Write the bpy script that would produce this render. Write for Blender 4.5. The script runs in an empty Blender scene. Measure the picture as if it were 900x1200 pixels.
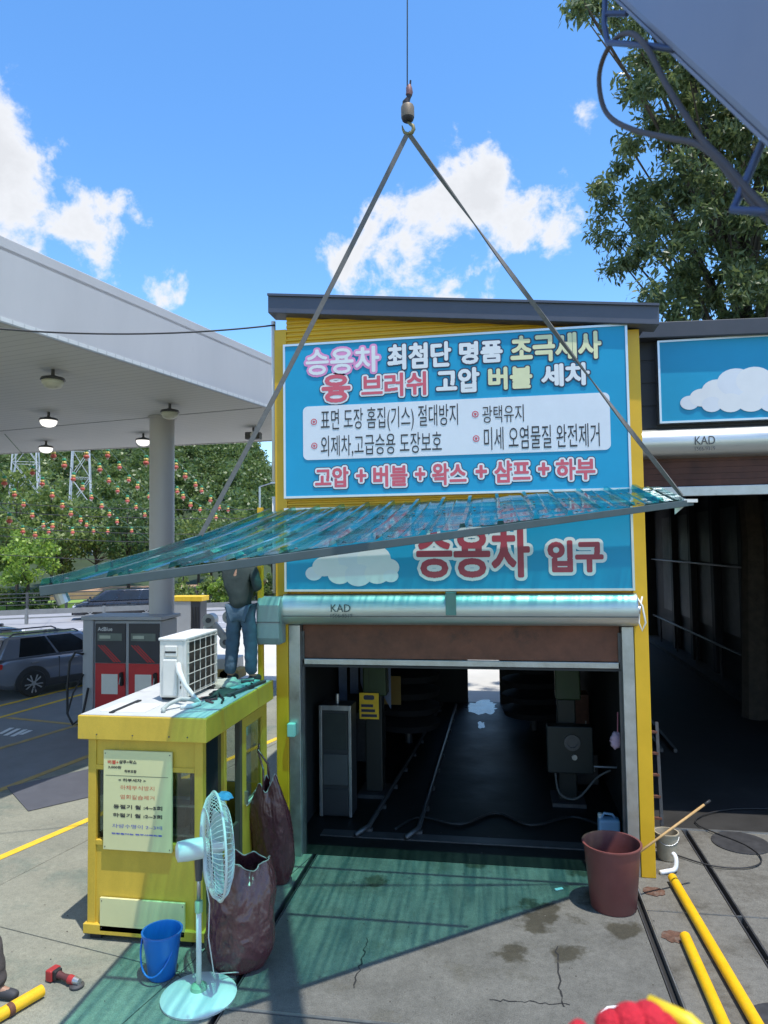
import bpy, bmesh, math, random
import numpy as np
from mathutils import Vector, Matrix, Quaternion, noise as mnoise
R = math.radians
rnd = random.Random(7)
sc = bpy.context.scene
COL = sc.collection

# ------------------------------------------------------------------ camera
FPX = 832.0                                   # focal length in photo pixels (photo 900 x 1200)
YAW, PITCH, ROLL = R(9.53), R(2.82), R(-0.767)
CAM = Vector((0, 0, 4.0))
fw = Vector((-math.sin(YAW)*math.cos(PITCH), math.cos(YAW)*math.cos(PITCH), math.sin(PITCH)))
r0 = Vector((math.cos(YAW), math.sin(YAW), 0)); u0 = r0.cross(fw)
rt = r0*math.cos(ROLL)+u0*math.sin(ROLL); up = u0*math.cos(ROLL)-r0*math.sin(ROLL)
cd = bpy.data.cameras.new('camera'); cam = bpy.data.objects.new('camera', cd); COL.objects.link(cam)
cd.sensor_fit = 'HORIZONTAL'; cd.sensor_width = 36; cd.lens = 36*FPX/900
cd.clip_start = 0.05; cd.clip_end = 2000
cd.dof.use_dof = True; cd.dof.focus_distance = 9.0; cd.dof.aperture_fstop = 6.0
cam.matrix_world = Matrix(((rt.x, up.x, -fw.x, CAM.x), (rt.y, up.y, -fw.y, CAM.y), (rt.z, up.z, -fw.z, CAM.z), (0, 0, 0, 1)))
sc.camera = cam

# ------------------------------------------------------------------ sun, sky, exposure
SUNDIR = Vector((-0.205, 0.19, -1)).normalized()
sl = bpy.data.lights.new('sun', 'SUN'); so = bpy.data.objects.new('sun', sl); COL.objects.link(so)
sl.energy = 2.5; sl.angle = R(0.53); sl.color = (1.0, 0.96, 0.89)
so.rotation_euler = SUNDIR.to_track_quat('-Z', 'Y').to_euler(); so.location = (10, -10, 40)
def ray(x, y): return fw + rt*((x-450)/FPX) - up*((y-600)/FPX)
def onX(x, y, X): d = ray(x, y); return CAM + d*(X/d.x)
def onY(x, y, Y): d = ray(x, y); return CAM + d*(Y/d.y)
def onZ(x, y, Z=0.0): d = ray(x, y); return CAM + d*((Z-CAM.z)/d.z)
def at(x, y, D): return CAM + ray(x, y)*D

wd = bpy.data.worlds.new('World'); sc.world = wd; wd.use_nodes = True
nt = wd.node_tree; nt.nodes.clear()
def nd(tree, t, **kw):
    n = tree.nodes.new(t)
    for k, v in kw.items():
        if k.startswith('i_'): n.inputs[int(k[2:])].default_value = v
        else: setattr(n, k, v)
    return n
def lk(tree, a, b): tree.links.new(a, b)
def math_(tree, op, a, b=None, c=None, clamp=False):
    n = tree.nodes.new('ShaderNodeMath'); n.operation = op; n.use_clamp = clamp
    for i, x in enumerate((a, b, c)):
        if x is None: continue
        if isinstance(x, (int, float)): n.inputs[i].default_value = x
        else: tree.links.new(x, n.inputs[i])
    return n.outputs[0]
sky = nd(nt, 'ShaderNodeTexSky', sky_type='NISHITA', sun_disc=False, sun_elevation=math.asin(-SUNDIR.z),
         sun_rotation=R(133), altitude=100, air_density=1.0, dust_density=0.35, ozone_density=3.0)
tc = nd(nt, 'ShaderNodeTexCoord'); dirv = tc.outputs['Generated']
hsv = nd(nt, 'ShaderNodeHueSaturation'); hsv.inputs['Saturation'].default_value = 1.22; hsv.inputs['Value'].default_value = 1.0
lk(nt, sky.outputs[0], hsv.inputs['Color'])
# cumulus: billowy noise on the view direction, gathered round a handful of cloud centres all over the sky
wn = nd(nt, 'ShaderNodeTexNoise'); wn.inputs['Scale'].default_value = 6.0; wn.inputs['Detail'].default_value = 3
lk(nt, dirv, wn.inputs['Vector'])
mixv = nd(nt, 'ShaderNodeVectorMath', operation='MULTIPLY_ADD'); mixv.inputs[1].default_value = (0.06,)*3
lk(nt, wn.outputs['Color'], mixv.inputs[0]); lk(nt, dirv, mixv.inputs[2])
n1 = nd(nt, 'ShaderNodeTexNoise'); n1.inputs['Scale'].default_value = 9.0; n1.inputs['Detail'].default_value = 9; n1.inputs['Roughness'].default_value = 0.62
lk(nt, mixv.outputs[0], n1.inputs['Vector'])
spots = [((20, 215), .09, .95), ((75, 275), .08, 1.0), ((10, 300), .12, 1.0), ((100, 325), .06, .9), ((-120, 300), .17, 1.0), ((172, 335), .04, .75), ((560, 225), .075, .72), ((500, 300), .10, .76), ((610, 250), .08, .72),
         ((455, 300), .07, .7), ((440, 345), .08, .76), ((540, 320), .08, .72), ((690, 135), .025, .42), ((640, 225), .05, .7), ((1250, 180), .2, .9), ((-700, 80), .25, .9), ((900, -700), .22, .8), ((-100, -600), .18, .8)]
rr = random.Random(5)
dirs = [(ray(*p).normalized(), a, s) for p, a, s in spots]
for k in range(10):                                         # the same kind of cloud goes on behind the camera
    th = rr.uniform(R(160), R(385)); el = rr.uniform(.15, .8)
    dirs.append((Vector((math.cos(th)*math.cos(el), math.sin(th)*math.cos(el), math.sin(el))), rr.uniform(.1, .25), .85))
mask = None
for d, a, s in dirs:
    dist = nd(nt, 'ShaderNodeVectorMath', operation='DISTANCE'); dist.inputs[1].default_value = d+Vector((.03, .03, .03)); lk(nt, mixv.outputs[0], dist.inputs[0])
    m = math_(nt, 'MULTIPLY', math_(nt, 'SUBTRACT', 1.0, math_(nt, 'DIVIDE', math_(nt, 'SUBTRACT', dist.outputs['Value'], 0.0), a*1.35)), s, clamp=True)
    mask = m if mask is None else math_(nt, 'MAXIMUM', mask, m)
mask = math_(nt, 'POWER', mask, 0.6)
dens = math_(nt, 'ADD', math_(nt, 'MULTIPLY', mask, 0.62), math_(nt, 'SUBTRACT', math_(nt, 'MULTIPLY', n1.outputs['Fac'], 1.7), 1.14))
alpha = nd(nt, 'ShaderNodeMapRange', interpolation_type='SMOOTHSTEP'); alpha.inputs['From Min'].default_value = 0.0; alpha.inputs['From Max'].default_value = 0.20
lk(nt, dens, alpha.inputs['Value'])
shade = nd(nt, 'ShaderNodeMapRange'); shade.inputs['From Min'].default_value = .05; shade.inputs['From Max'].default_value = .42
shade.inputs['To Min'].default_value = 1.0; shade.inputs['To Max'].default_value = .84; lk(nt, dens, shade.inputs['Value'])
cc = nd(nt, 'ShaderNodeMixRGB', blend_type='MULTIPLY'); cc.inputs[0].default_value = 1; cc.inputs[1].default_value = (3.15, 3.25, 3.45, 1)
lk(nt, shade.outputs[0], cc.inputs[2])
mx = nd(nt, 'ShaderNodeMixRGB'); lk(nt, alpha.outputs[0], mx.inputs[0]); lk(nt, hsv.outputs[0], mx.inputs[1]); lk(nt, cc.outputs[0], mx.inputs[2])
bg = nd(nt, 'ShaderNodeBackground'); bg.inputs['Strength'].default_value = 0.15
lk(nt, mx.outputs[0], bg.inputs['Color'])
wo = nd(nt, 'ShaderNodeOutputWorld'); lk(nt, bg.outputs[0], wo.inputs['Surface'])
vs = sc.view_settings; vs.view_transform = 'Standard'; vs.look = 'None'; vs.gamma = 1; vs.exposure = 1.0; vs.use_curve_mapping = False
sc.cycles.max_bounces = 6; sc.cycles.diffuse_bounces = 3; sc.cycles.glossy_bounces = 3; sc.cycles.transparent_max_bounces = 12

# ------------------------------------------------------------------ materials
MATS = {}
def M(name, col, rough=.6, metal=0.0, var=.12, scale=3.0, bump=0.0, bscale=40.0, spec=.5, dirt=None, emit=None, island=0.0, stretch=(1, 1, 1), coat=0.0, alpha=None, wet=None, grain=0.0):
    """principled material with noise variation; dirt=(colour, amount 0..1, scale)"""
    if name in MATS: return MATS[name]
    m = bpy.data.materials.new(name); m.use_nodes = True; t = m.node_tree; b = t.nodes['Principled BSDF']
    tcn = nd(t, 'ShaderNodeTexCoord'); mp = nd(t, 'ShaderNodeMapping'); mp.inputs['Scale'].default_value = stretch; lk(t, tcn.outputs['Object'], mp.inputs[0])
    n = nd(t, 'ShaderNodeTexNoise'); n.inputs['Scale'].default_value = scale; n.inputs['Detail'].default_value = 6; n.inputs['Roughness'].default_value = .65
    lk(t, mp.outputs[0], n.inputs['Vector'])
    cr = nd(t, 'ShaderNodeValToRGB'); cr.color_ramp.elements[0].position = .3; cr.color_ramp.elements[1].position = .7
    cr.color_ramp.elements[0].color = (*[max(0, c*(1-var)) for c in col], 1); cr.color_ramp.elements[1].color = (*[min(1, c*(1+var)) for c in col], 1)
    lk(t, n.outputs['Fac'], cr.inputs[0]); out = cr.outputs[0]
    if island:
        g = nd(t, 'ShaderNodeNewGeometry'); mr = nd(t, 'ShaderNodeMapRange'); mr.inputs['To Min'].default_value = 1-island; mr.inputs['To Max'].default_value = 1+island
        lk(t, g.outputs['Random Per Island'], mr.inputs['Value'])
        mm = nd(t, 'ShaderNodeMixRGB', blend_type='MULTIPLY'); mm.inputs[0].default_value = 1; lk(t, out, mm.inputs[1]); lk(t, mr.outputs[0], mm.inputs[2]); out = mm.outputs[0]
    if dirt:
        dn = nd(t, 'ShaderNodeTexNoise'); dn.inputs['Scale'].default_value = dirt[2]; dn.inputs['Detail'].default_value = 8; dn.inputs['Roughness'].default_value = .7
        lk(t, mp.outputs[0], dn.inputs['Vector'])
        dr = nd(t, 'ShaderNodeMapRange'); c0 = .72-.4*dirt[1]; dr.inputs['From Min'].default_value = c0; dr.inputs['From Max'].default_value = c0+.2
        lk(t, dn.outputs['Fac'], dr.inputs['Value'])
        mm = nd(t, 'ShaderNodeMixRGB'); lk(t, dr.outputs[0], mm.inputs[0]); lk(t, out, mm.inputs[1]); mm.inputs[2].default_value = (*dirt[0], 1); out = mm.outputs[0]
    lk(t, out, b.inputs['Base Color'])
    rn = nd(t, 'ShaderNodeMapRange'); rn.inputs['To Min'].default_value = max(.03, rough-.12); rn.inputs['To Max'].default_value = min(1, rough+.12)
    lk(t, n.outputs['Fac'], rn.inputs['Value']); lk(t, rn.outputs[0], b.inputs['Roughness'])
    b.inputs['Metallic'].default_value = metal; b.inputs['Specular IOR Level'].default_value = spec; b.inputs['Coat Weight'].default_value = coat
    if bump:
        bn = nd(t, 'ShaderNodeTexNoise'); bn.inputs['Scale'].default_value = bscale; bn.inputs['Detail'].default_value = 5; lk(t, mp.outputs[0], bn.inputs['Vector'])
        bp = nd(t, 'ShaderNodeBump'); bp.inputs['Strength'].default_value = bump; bp.inputs['Distance'].default_value = .02; lk(t, bn.outputs['Fac'], bp.inputs['Height']); lk(t, bp.outputs[0], b.inputs['Normal'])
    if emit: b.inputs['Emission Color'].default_value = (*emit[:3], 1); b.inputs['Emission Strength'].default_value = emit[3]
    if grain:
        gn = nd(t, 'ShaderNodeTexNoise'); gn.inputs['Scale'].default_value = 95; gn.inputs['Detail'].default_value = 3; lk(t, tcn.outputs['Object'], gn.inputs['Vector'])
        gn2 = nd(t, 'ShaderNodeTexNoise'); gn2.inputs['Scale'].default_value = 14; gn2.inputs['Detail'].default_value = 9; gn2.inputs['Roughness'].default_value = .8; lk(t, tcn.outputs['Object'], gn2.inputs['Vector'])
        gr_ = nd(t, 'ShaderNodeMapRange'); gr_.inputs['From Min'].default_value = .3; gr_.inputs['From Max'].default_value = .7; gr_.inputs['To Min'].default_value = 1-grain; gr_.inputs['To Max'].default_value = 1+grain; lk(t, math_(t, 'ADD', math_(t, 'MULTIPLY', gn.outputs['Fac'], .5), math_(t, 'MULTIPLY', gn2.outputs['Fac'], .5)), gr_.inputs['Value'])
        gm2 = nd(t, 'ShaderNodeMixRGB', blend_type='MULTIPLY'); gm2.inputs[0].default_value = 1; lk(t, out, gm2.inputs[1]); lk(t, gr_.outputs[0], gm2.inputs[2]); out = gm2.outputs[0]; lk(t, out, b.inputs['Base Color'])
    if wet:
        dn2 = nd(t, 'ShaderNodeTexNoise'); dn2.inputs['Scale'].default_value = 2.6; dn2.inputs['Detail'].default_value = 9; dn2.inputs['Roughness'].default_value = .6; lk(t, tcn.outputs['Object'], dn2.inputs['Vector'])
        ms_ = None
        for (wx, wy, wr_) in wet:
            dd = nd(t, 'ShaderNodeVectorMath', operation='DISTANCE'); dd.inputs[1].default_value = (wx, wy, 0); lk(t, tcn.outputs['Object'], dd.inputs[0])
            v_ = math_(t, 'SUBTRACT', 1.0, math_(t, 'DIVIDE', dd.outputs['Value'], wr_)); ms_ = v_ if ms_ is None else math_(t, 'MAXIMUM', ms_, v_)
        wm_ = nd(t, 'ShaderNodeMapRange'); wm_.inputs['From Min'].default_value = .80; wm_.inputs['From Max'].default_value = .93; lk(t, math_(t, 'ADD', math_(t, 'MULTIPLY', ms_, .42), math_(t, 'MULTIPLY', dn2.outputs['Fac'], 1.25)), wm_.inputs['Value'])
        mw = nd(t, 'ShaderNodeMixRGB', blend_type='MULTIPLY'); lk(t, wm_.outputs[0], mw.inputs[0]); lk(t, out, mw.inputs[1]); mw.inputs[2].default_value = (.40, .375, .30, 1); lk(t, mw.outputs[0], b.inputs['Base Color'])
    if alpha is not None: b.inputs['Alpha'].default_value = alpha
    MATS[name] = m; return m
def leafmat(name, col, trans=.35, var=.35):
    m = bpy.data.materials.new(name); m.use_nodes = True; t = m.node_tree; b = t.nodes['Principled BSDF']; o = t.nodes['Material Output']
    g = nd(t, 'ShaderNodeNewGeometry'); n = nd(t, 'ShaderNodeTexNoise'); n.inputs['Scale'].default_value = .35; n.inputs['Detail'].default_value = 4
    tcn = nd(t, 'ShaderNodeTexCoord'); lk(t, tcn.outputs['Object'], n.inputs['Vector'])
    s = math_(t, 'ADD', math_(t, 'MULTIPLY', g.outputs['Random Per Island'], .5), math_(t, 'MULTIPLY', n.outputs['Fac'], .5))
    cr = nd(t, 'ShaderNodeValToRGB'); e = cr.color_ramp.elements; e[0].position = .2; e[1].position = .8
    e[0].color = (col[0]*(1-var)*.8, col[1]*(1-var), col[2]*(1-var), 1); e[1].color = (col[0]*(1+var)*1.15, col[1]*(1+var), col[2]*(1+var*.5), 1)
    lk(t, s, cr.inputs[0]); lk(t, cr.outputs[0], b.inputs['Base Color']); b.inputs['Roughness'].default_value = .38
    tr = nd(t, 'ShaderNodeBsdfTranslucent'); hs = nd(t, 'ShaderNodeHueSaturation'); hs.inputs['Value'].default_value = 1.5; lk(t, cr.outputs[0], hs.inputs['Color']); lk(t, hs.outputs[0], tr.inputs['Color'])
    ms = nd(t, 'ShaderNodeMixShader'); ms.inputs[0].default_value = trans; lk(t, b.outputs[0], ms.inputs[1]); lk(t, tr.outputs[0], ms.inputs[2]); lk(t, ms.outputs[0], o.inputs['Surface'])
    return m
def glassmat(name, tint, refl=.08):
    """thin window glass: tinted see-through with a mirror that strengthens at grazing angles"""
    m = bpy.data.materials.new(name); m.use_nodes = True; t = m.node_tree; t.nodes.remove(t.nodes['Principled BSDF']); o = t.nodes['Material Output']
    lw = nd(t, 'ShaderNodeLayerWeight'); f = math_(t, 'ADD', math_(t, 'MULTIPLY', math_(t, 'POWER', lw.outputs['Facing'], 4.0), .8), refl, clamp=True)
    tr = nd(t, 'ShaderNodeBsdfTransparent'); tr.inputs[0].default_value = (*tint, 1); gl = nd(t, 'ShaderNodeBsdfGlossy'); gl.inputs['Roughness'].default_value = .03
    ms = nd(t, 'ShaderNodeMixShader'); lk(t, f, ms.inputs[0]); lk(t, tr.outputs[0], ms.inputs[1]); lk(t, gl.outputs[0], ms.inputs[2]); lk(t, ms.outputs[0], o.inputs['Surface'])
    return m

# ------------------------------------------------------------------ mesh helpers
class B:
    """collects geometry in world coordinates"""
    def __init__(s): s.v = []; s.f = []
    def add(s, vs, fs):
        k = len(s.v); s.v += [tuple(v) for v in vs]; s.f += [tuple(i+k for i in f) for f in fs]; return s
    def box(s, x0, x1, y0, y1, z0, z1, rz=0, piv=None):
        vs = [Vector((x, y, z)) for z in (z0, z1) for y in (y0, y1) for x in (x0, x1)]
        if rz:
            p = Vector(piv) if piv else Vector(((x0+x1)/2, (y0+y1)/2, 0)); m = Matrix.Rotation(rz, 3, 'Z'); vs = [m @ (v-p)+p for v in vs]
        return s.add(vs, [(0, 2, 3, 1), (4, 5, 7, 6), (0, 1, 5, 4), (2, 6, 7, 3), (0, 4, 6, 2), (1, 3, 7, 5)])
    def obox(s, c, size, rot):
        h = [d/2 for d in size]; vs = [Vector(c)+rot @ Vector((x*h[0], y*h[1], z*h[2])) for z in (-1, 1) for y in (-1, 1) for x in (-1, 1)]
        return s.add(vs, [(0, 2, 3, 1), (4, 5, 7, 6), (0, 1, 5, 4), (2, 6, 7, 3), (0, 4, 6, 2), (1, 3, 7, 5)])
    def prism(s, poly, vec):
        """closed polygon (3-D points) swept along vec"""
        n = len(poly); a = [Vector(p) for p in poly]; b = [p+Vector(vec) for p in a]
        return s.add(a+b, [tuple(range(n-1, -1, -1)), tuple(range(n, 2*n))]+[(i, (i+1) % n, (i+1) % n+n, i+n) for i in range(n)])
    def tube(s, pts, r, n=8, caps=True):
        pts = [Vector(p) for p in pts]; rs = r if isinstance(r, (list, tuple)) else [r]*len(pts)
        rings = []; prev = None
        for i, p in enumerate(pts):
            t = (pts[min(i+1, len(pts)-1)]-pts[max(i-1, 0)]).normalized()
            if prev is None: a = t.orthogonal().normalized()
            else: a = (prev-t*prev.dot(t)); a = a.normalized() if a.length > 1e-6 else t.orthogonal().normalized()
            prev = a; b = t.cross(a)
            rings += [p+(a*math.cos(2*math.pi*k/n)+b*math.sin(2*math.pi*k/n))*rs[i] for k in range(n)]
        fs = [(i*n+k, i*n+(k+1) % n, (i+1)*n+(k+1) % n, (i+1)*n+k) for i in range(len(pts)-1) for k in range(n)]
        if caps: fs += [tuple(range(n-1, -1, -1)), tuple(range((len(pts)-1)*n, len(pts)*n))]
        return s.add(rings, fs)
    def lathe(s, prof, c, n=24, rot=None, caps=(True, True)):
        """prof: list of (radius, height) about local Z"""
        c = Vector(c); rot = rot or Matrix.Identity(3); vs = []
        for r_, z in prof: vs += [c+rot @ Vector((r_*math.cos(2*math.pi*k/n), r_*math.sin(2*math.pi*k/n), z)) for k in range(n)]
        fs = [(i*n+k, i*n+(k+1) % n, (i+1)*n+(k+1) % n, (i+1)*n+k) for i in range(len(prof)-1) for k in range(n)]
        if caps[0]: fs.append(tuple(range(n-1, -1, -1)))
        if caps[1]: fs.append(tuple(range((len(prof)-1)*n, len(prof)*n)))
        return s.add(vs, fs)
    def quad(s, a, b, c, d): return s.add([a, b, c, d], [(0, 1, 2, 3)])
    def ribbon(s, pts, w, th, side):
        """flat strap: centre points, width, thickness, list of side directions"""
        vs = []
        for p, sd, i in zip(pts, side, range(len(pts))):
            p = Vector(p); t = (Vector(pts[min(i+1, len(pts)-1)])-Vector(pts[max(i-1, 0)])).normalized(); sd = (sd-t*sd.dot(t)).normalized(); nn = t.cross(sd)
            vs += [p+sd*(a*w/2)+nn*(b*th/2) for a, b in ((-1, -1), (1, -1), (1, 1), (-1, 1))]
        n = len(pts); fs = [(i*4+k, i*4+(k+1) % 4, i*4+4+(k+1) % 4, i*4+4+k) for i in range(n-1) for k in range(4)]+[(3, 2, 1, 0), tuple(range(4*n-4, 4*n))]
        return s.add(vs, fs)
def link(o): COL.objects.link(o); return o
def tag(o, label=None, cat=None, group=None, kind=None):
    for k, v in (('label', label), ('category', cat), ('group', group), ('kind', kind)):
        if v: o[k] = v
    return o
def finish(me, mat, smooth):
    me.materials.append(mat)
    if smooth:
        me.shade_smooth()
        if smooth is not True: me.set_sharp_from_angle(angle=R(smooth))
def mk(b, name, mat, base=(0, 0, 0), smooth=None, bevel=0, rz=0):
    """mesh object with its origin at base"""
    me = bpy.data.meshes.new(name); bx = Vector(base)
    if isinstance(b, B):
        mi = Matrix.Rotation(-rz, 3, 'Z'); me.from_pydata([mi @ (Vector(v)-bx) for v in b.v], [], b.f)
    bm = bmesh.new(); bm.from_mesh(me); bmesh.ops.recalc_face_normals(bm, faces=bm.faces); bm.to_mesh(me); bm.free()
    finish(me, mat, smooth)
    o = link(bpy.data.objects.new(name, me)); o.location = bx; o.rotation_euler = (0, 0, rz)
    if bevel:
        md = o.modifiers.new('bevel', 'BEVEL'); md.width = bevel; md.segments = 2; md.limit_method = 'ANGLE'; md.angle_limit = R(40)
    return o
class T:
    """a thing: an Empty at its base; part() hangs a mesh (world coordinates) under it"""
    def __init__(s, name, label, cat, base=(0, 0, 0), group=None, kind=None, rz=0):
        s.o = link(bpy.data.objects.new(name, None)); s.o.empty_display_size = .2; s.base = Vector(base); s.rz = rz
        s.o.location = s.base; s.o.rotation_euler = (0, 0, rz); tag(s.o, label, cat, group, kind)
    def part(s, b, name, mat, parent=None, smooth=None, bevel=0, label=None, kind=None):
        o = mk(b, name, mat, s.base, smooth, bevel, s.rz); o.location = (0, 0, 0); o.rotation_euler = (0, 0, 0); o.parent = parent or s.o
        if label: o['label'] = label
        if kind: o['kind'] = kind
        return o
def copy_tree(o, parent=None):
    c = o.copy(); COL.objects.link(c); c.parent = parent
    for ch in list(o.children): copy_tree(ch, c)
    return c
def one(b, name, mat, label, cat, base=(0, 0, 0), group=None, smooth=None, bevel=0, kind=None):
    return tag(mk(b, name, mat, base, smooth, bevel), label, cat, group, kind)
def struct(b, name, mat, label=None, **kw):
    return tag(mk(b, name, mat, **kw), label, None, None, 'structure')
def npmesh(name, verts, quads, mat, smooth=False):
    verts = np.asarray(verts, np.float32).reshape(-1, 3); quads = np.asarray(quads, np.int32); k = quads.shape[1]
    me = bpy.data.meshes.new(name); me.vertices.add(len(verts)); me.vertices.foreach_set('co', verts.ravel())
    me.loops.add(quads.size); me.loops.foreach_set('vertex_index', quads.ravel()); me.polygons.add(len(quads))
    me.polygons.foreach_set('loop_start', np.arange(0, quads.size, k, dtype=np.int32)); me.polygons.foreach_set('loop_total', np.full(len(quads), k, np.int32))
    me.update(calc_edges=True); me.materials.append(mat)
    if smooth: me.shade_smooth()
    return me
def textmesh(s, offset=0.0):
    c = bpy.data.curves.new('lettering', 'FONT'); c.body = s; c.offset = offset; c.resolution_u = 3
    o = bpy.data.objects.new('lettering', c); link(o); me = bpy.data.meshes.new_from_object(o)
    bpy.data.objects.remove(o); bpy.data.curves.remove(c); return me
def raster(me, T_, cell):
    """text mesh -> boolean grid in sign metres; T_ maps a glyph point to (x, z)"""
    P = np.array([T_(v.co.x, v.co.y) for v in me.vertices]); pad = 14; o = P.min(0)-pad*cell; n = np.ceil((P.max(0)-o)/cell).astype(int)+pad; g = np.zeros((n[1], n[0]), bool)
    me.calc_loop_triangles()
    for tr in me.loop_triangles:
        a, b, c = (P[i] for i in tr.vertices); lo = np.floor((np.minimum(np.minimum(a, b), c)-o)/cell).astype(int); hi = np.ceil((np.maximum(np.maximum(a, b), c)-o)/cell).astype(int)+1
        X, Z = np.meshgrid(o[0]+(np.arange(lo[0], hi[0])+.5)*cell, o[1]+(np.arange(lo[1], hi[1])+.5)*cell)
        w = [(q[0]-p[0])*(Z-p[1])-(q[1]-p[1])*(X-p[0]) for p, q in ((a, b), (b, c), (c, a))]
        g[lo[1]:hi[1], lo[0]:hi[0]] |= (np.all([k >= 0 for k in w], 0) | np.all([k <= 0 for k in w], 0))
    return g, o
def dilate(g, r):
    out = g.copy(); k = int(math.ceil(r))
    for dy in range(-k, k+1):
        for dx in range(-k, k+1):
            if dx*dx+dy*dy <= r*r: out |= np.roll(np.roll(g, dy, 0), dx, 1)
    return out
def runs(g, o, cell, Y, base):
    """each horizontal run of filled cells becomes one strip of a flat sheet"""
    V = []; b = np.pad(g, ((0, 0), (1, 1))).astype(np.int8); d = np.diff(b, axis=1)
    for r_ in range(g.shape[0]):
        for a, e in zip(np.where(d[r_] == 1)[0], np.where(d[r_] == -1)[0]):
            x0, x1, z0, z1 = o[0]+a*cell-base.x, o[0]+e*cell-base.x, o[1]+r_*cell-base.z, o[1]+(r_+1)*cell-base.z; V += [(x0, Y-base.y, z0), (x1, Y-base.y, z0), (x1, Y-base.y, z1), (x0, Y-base.y, z1)]
    return np.array(V), np.arange(len(V)).reshape(-1, 4)
def lettering(thing, s, rect, Y, layers, name='lettering', parent=None):
    """text stretched into rect (x0,x1,z0,z1) on the plane Y (facing -Y); layers: [(extra stroke in metres, material)] front first"""
    base = textmesh(s, 0.0); xs = [v.co.x for v in base.vertices]; ys = [v.co.y for v in base.vertices]
    x0, x1, z0, z1 = rect; sx = (x1-x0)/(max(xs)-min(xs)); sz = (z1-z0)/(max(ys)-min(ys)); mx_, my_ = min(xs), min(ys); first = None
    T_ = lambda x, y: (x0+(x-mx_)*sx, z0+(y-my_)*sz); cell = min(.0045, (z1-z0)/18); g = None
    for i, (off, mat) in enumerate(layers):
        if off > 0:
            if g is None: g, o_ = raster(base, T_, cell)
            v, q = runs(dilate(g, off/cell), o_, cell, Y+.0022*i, thing.base); me = npmesh(name, v, q, mat)
        else:
            me = base
            for v in me.vertices: a, b = T_(v.co.x, v.co.y); v.co = Vector((a, Y+.0022*i, b))-thing.base
            me.materials.clear(); me.materials.append(mat); me.name = name
        o = link(bpy.data.objects.new(name if i == 0 else 'lettering_outline', me)); o.parent = first or parent or thing.o
        if first is None: first = o
    return first
def pr(x0, y0, x1, y1, Y):
    a = onY(x0, y0, Y); b = onY(x1, y1, Y); return (a.x, b.x, b.z, a.z)
def clip(poly, a, b, c):
    """keep the part of a 2-D polygon with a*x+b*y<=c"""
    out = []
    for i, p in enumerate(poly):
        q = poly[(i+1) % len(poly)]; dp = a*p[0]+b*p[1]-c; dq = a*q[0]+b*q[1]-c
        if dp <= 0: out.append(p)
        if dp*dq < 0: t = dp/(dp-dq); out.append((p[0]+(q[0]-p[0])*t, p[1]+(q[1]-p[1])*t))
    return out
# ------------------------------------------------------------------ shared materials
concrete = M('concrete_light', (.235, .235, .185), .85, var=.16, scale=.9, bump=.25, bscale=60, dirt=((.115, .15, .125), .55, .8), grain=.42)
wetp = [(onZ(x, y).x, onZ(x, y).y, r_) for x, y, r_ in ((640, 1075, .55), (600, 1112, .38), (665, 1120, .32), (700, 1050, .5), (560, 1010, .45), (650, 1000, .4), (730, 1090, .3), (440, 1035, .25), (690, 1020, .4))]
concrete_bay = M('concrete_bay', (.130, .127, .112), .6, var=.22, scale=1.4, bump=.3, bscale=70, dirt=((.085, .08, .06), .44, 1.35), wet=wetp, grain=.55)
concrete_side = M('concrete_side', (.155, .148, .128), .7, var=.25, scale=1.2, bump=.3, bscale=70, dirt=((.055, .048, .036), .62, 1.2), grain=.55)
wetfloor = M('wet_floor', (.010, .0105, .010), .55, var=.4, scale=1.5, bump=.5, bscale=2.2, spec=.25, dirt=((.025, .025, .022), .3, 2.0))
asphalt = M('asphalt', (.20, .205, .21), .85, var=.12, scale=2.0, bump=.3, bscale=120, dirt=((.14, .14, .145), .35, .5))
roadmat = M('road_asphalt', (.30, .30, .31), .85, var=.08, scale=1.0, bump=.2, bscale=80)
pale = M('pale_concrete', (.55, .53, .48), .85, var=.08, scale=.4)
earth = M('earth_grass', (.10, .13, .045), .9, var=.4, scale=.3)
dark_recess = M('dark_recess', (.02, .02, .02), .8)
steel = M('galvanised_steel', (.46, .47, .47), .38, .85, var=.15, scale=6, dirt=((.22, .21, .19), .3, 5))
steel_dark = M('dark_steel', (.10, .10, .105), .45, .6, var=.2, scale=8)
rust = M('rust_steel', (.16, .065, .04), .7, .2, var=.3, scale=4, bump=.2, dirt=((.07, .04, .03), .4, 3))
yellow = M('yellow_paint', (.70, .405, .014), .42, var=.07, scale=2.5, bump=.03, bscale=8, dirt=((.40, .26, .05), .14, 3.0))
kiosk_y = M('kiosk_yellow', (.60, .405, .045), .45, var=.10, scale=2.0, dirt=((.36, .26, .08), .26, 2.2), stretch=(2.2, 2.2, .55), grain=.10)
slate = M('slate_trim', (.075, .082, .11), .45, .1, var=.1, scale=2)
navy = M('dark_navy_wall', (.028, .03, .038), .6, var=.25, scale=2)
white = M('white_paint', (.72, .72, .70), .5, var=.05, scale=3, dirt=((.45, .44, .41), .22, 3))
offwhite = M('off_white_plastic', (.66, .65, .60), .45, var=.05, scale=4, dirt=((.42, .40, .35), .2, 5))
black = M('black_rubber', (.018, .018, .019), .55, var=.2, scale=6)
line_y = M('yellow_line_paint', (.78, .50, .03), .7, var=.12, scale=6, dirt=((.45, .36, .15), .3, 6))
line_o = M('worn_ochre_paint', (.42, .29, .09), .8, var=.2, scale=5, dirt=((.25, .22, .17), .5, 4))
vinyl = M('cyan_vinyl', (.014, .31, .52), .38, var=.06, scale=1.2, dirt=((.03, .30, .50), .14, 2.0), spec=.3)
vin_white = M('vinyl_white', (.74, .74, .74), .35, var=.03, scale=5)
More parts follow.
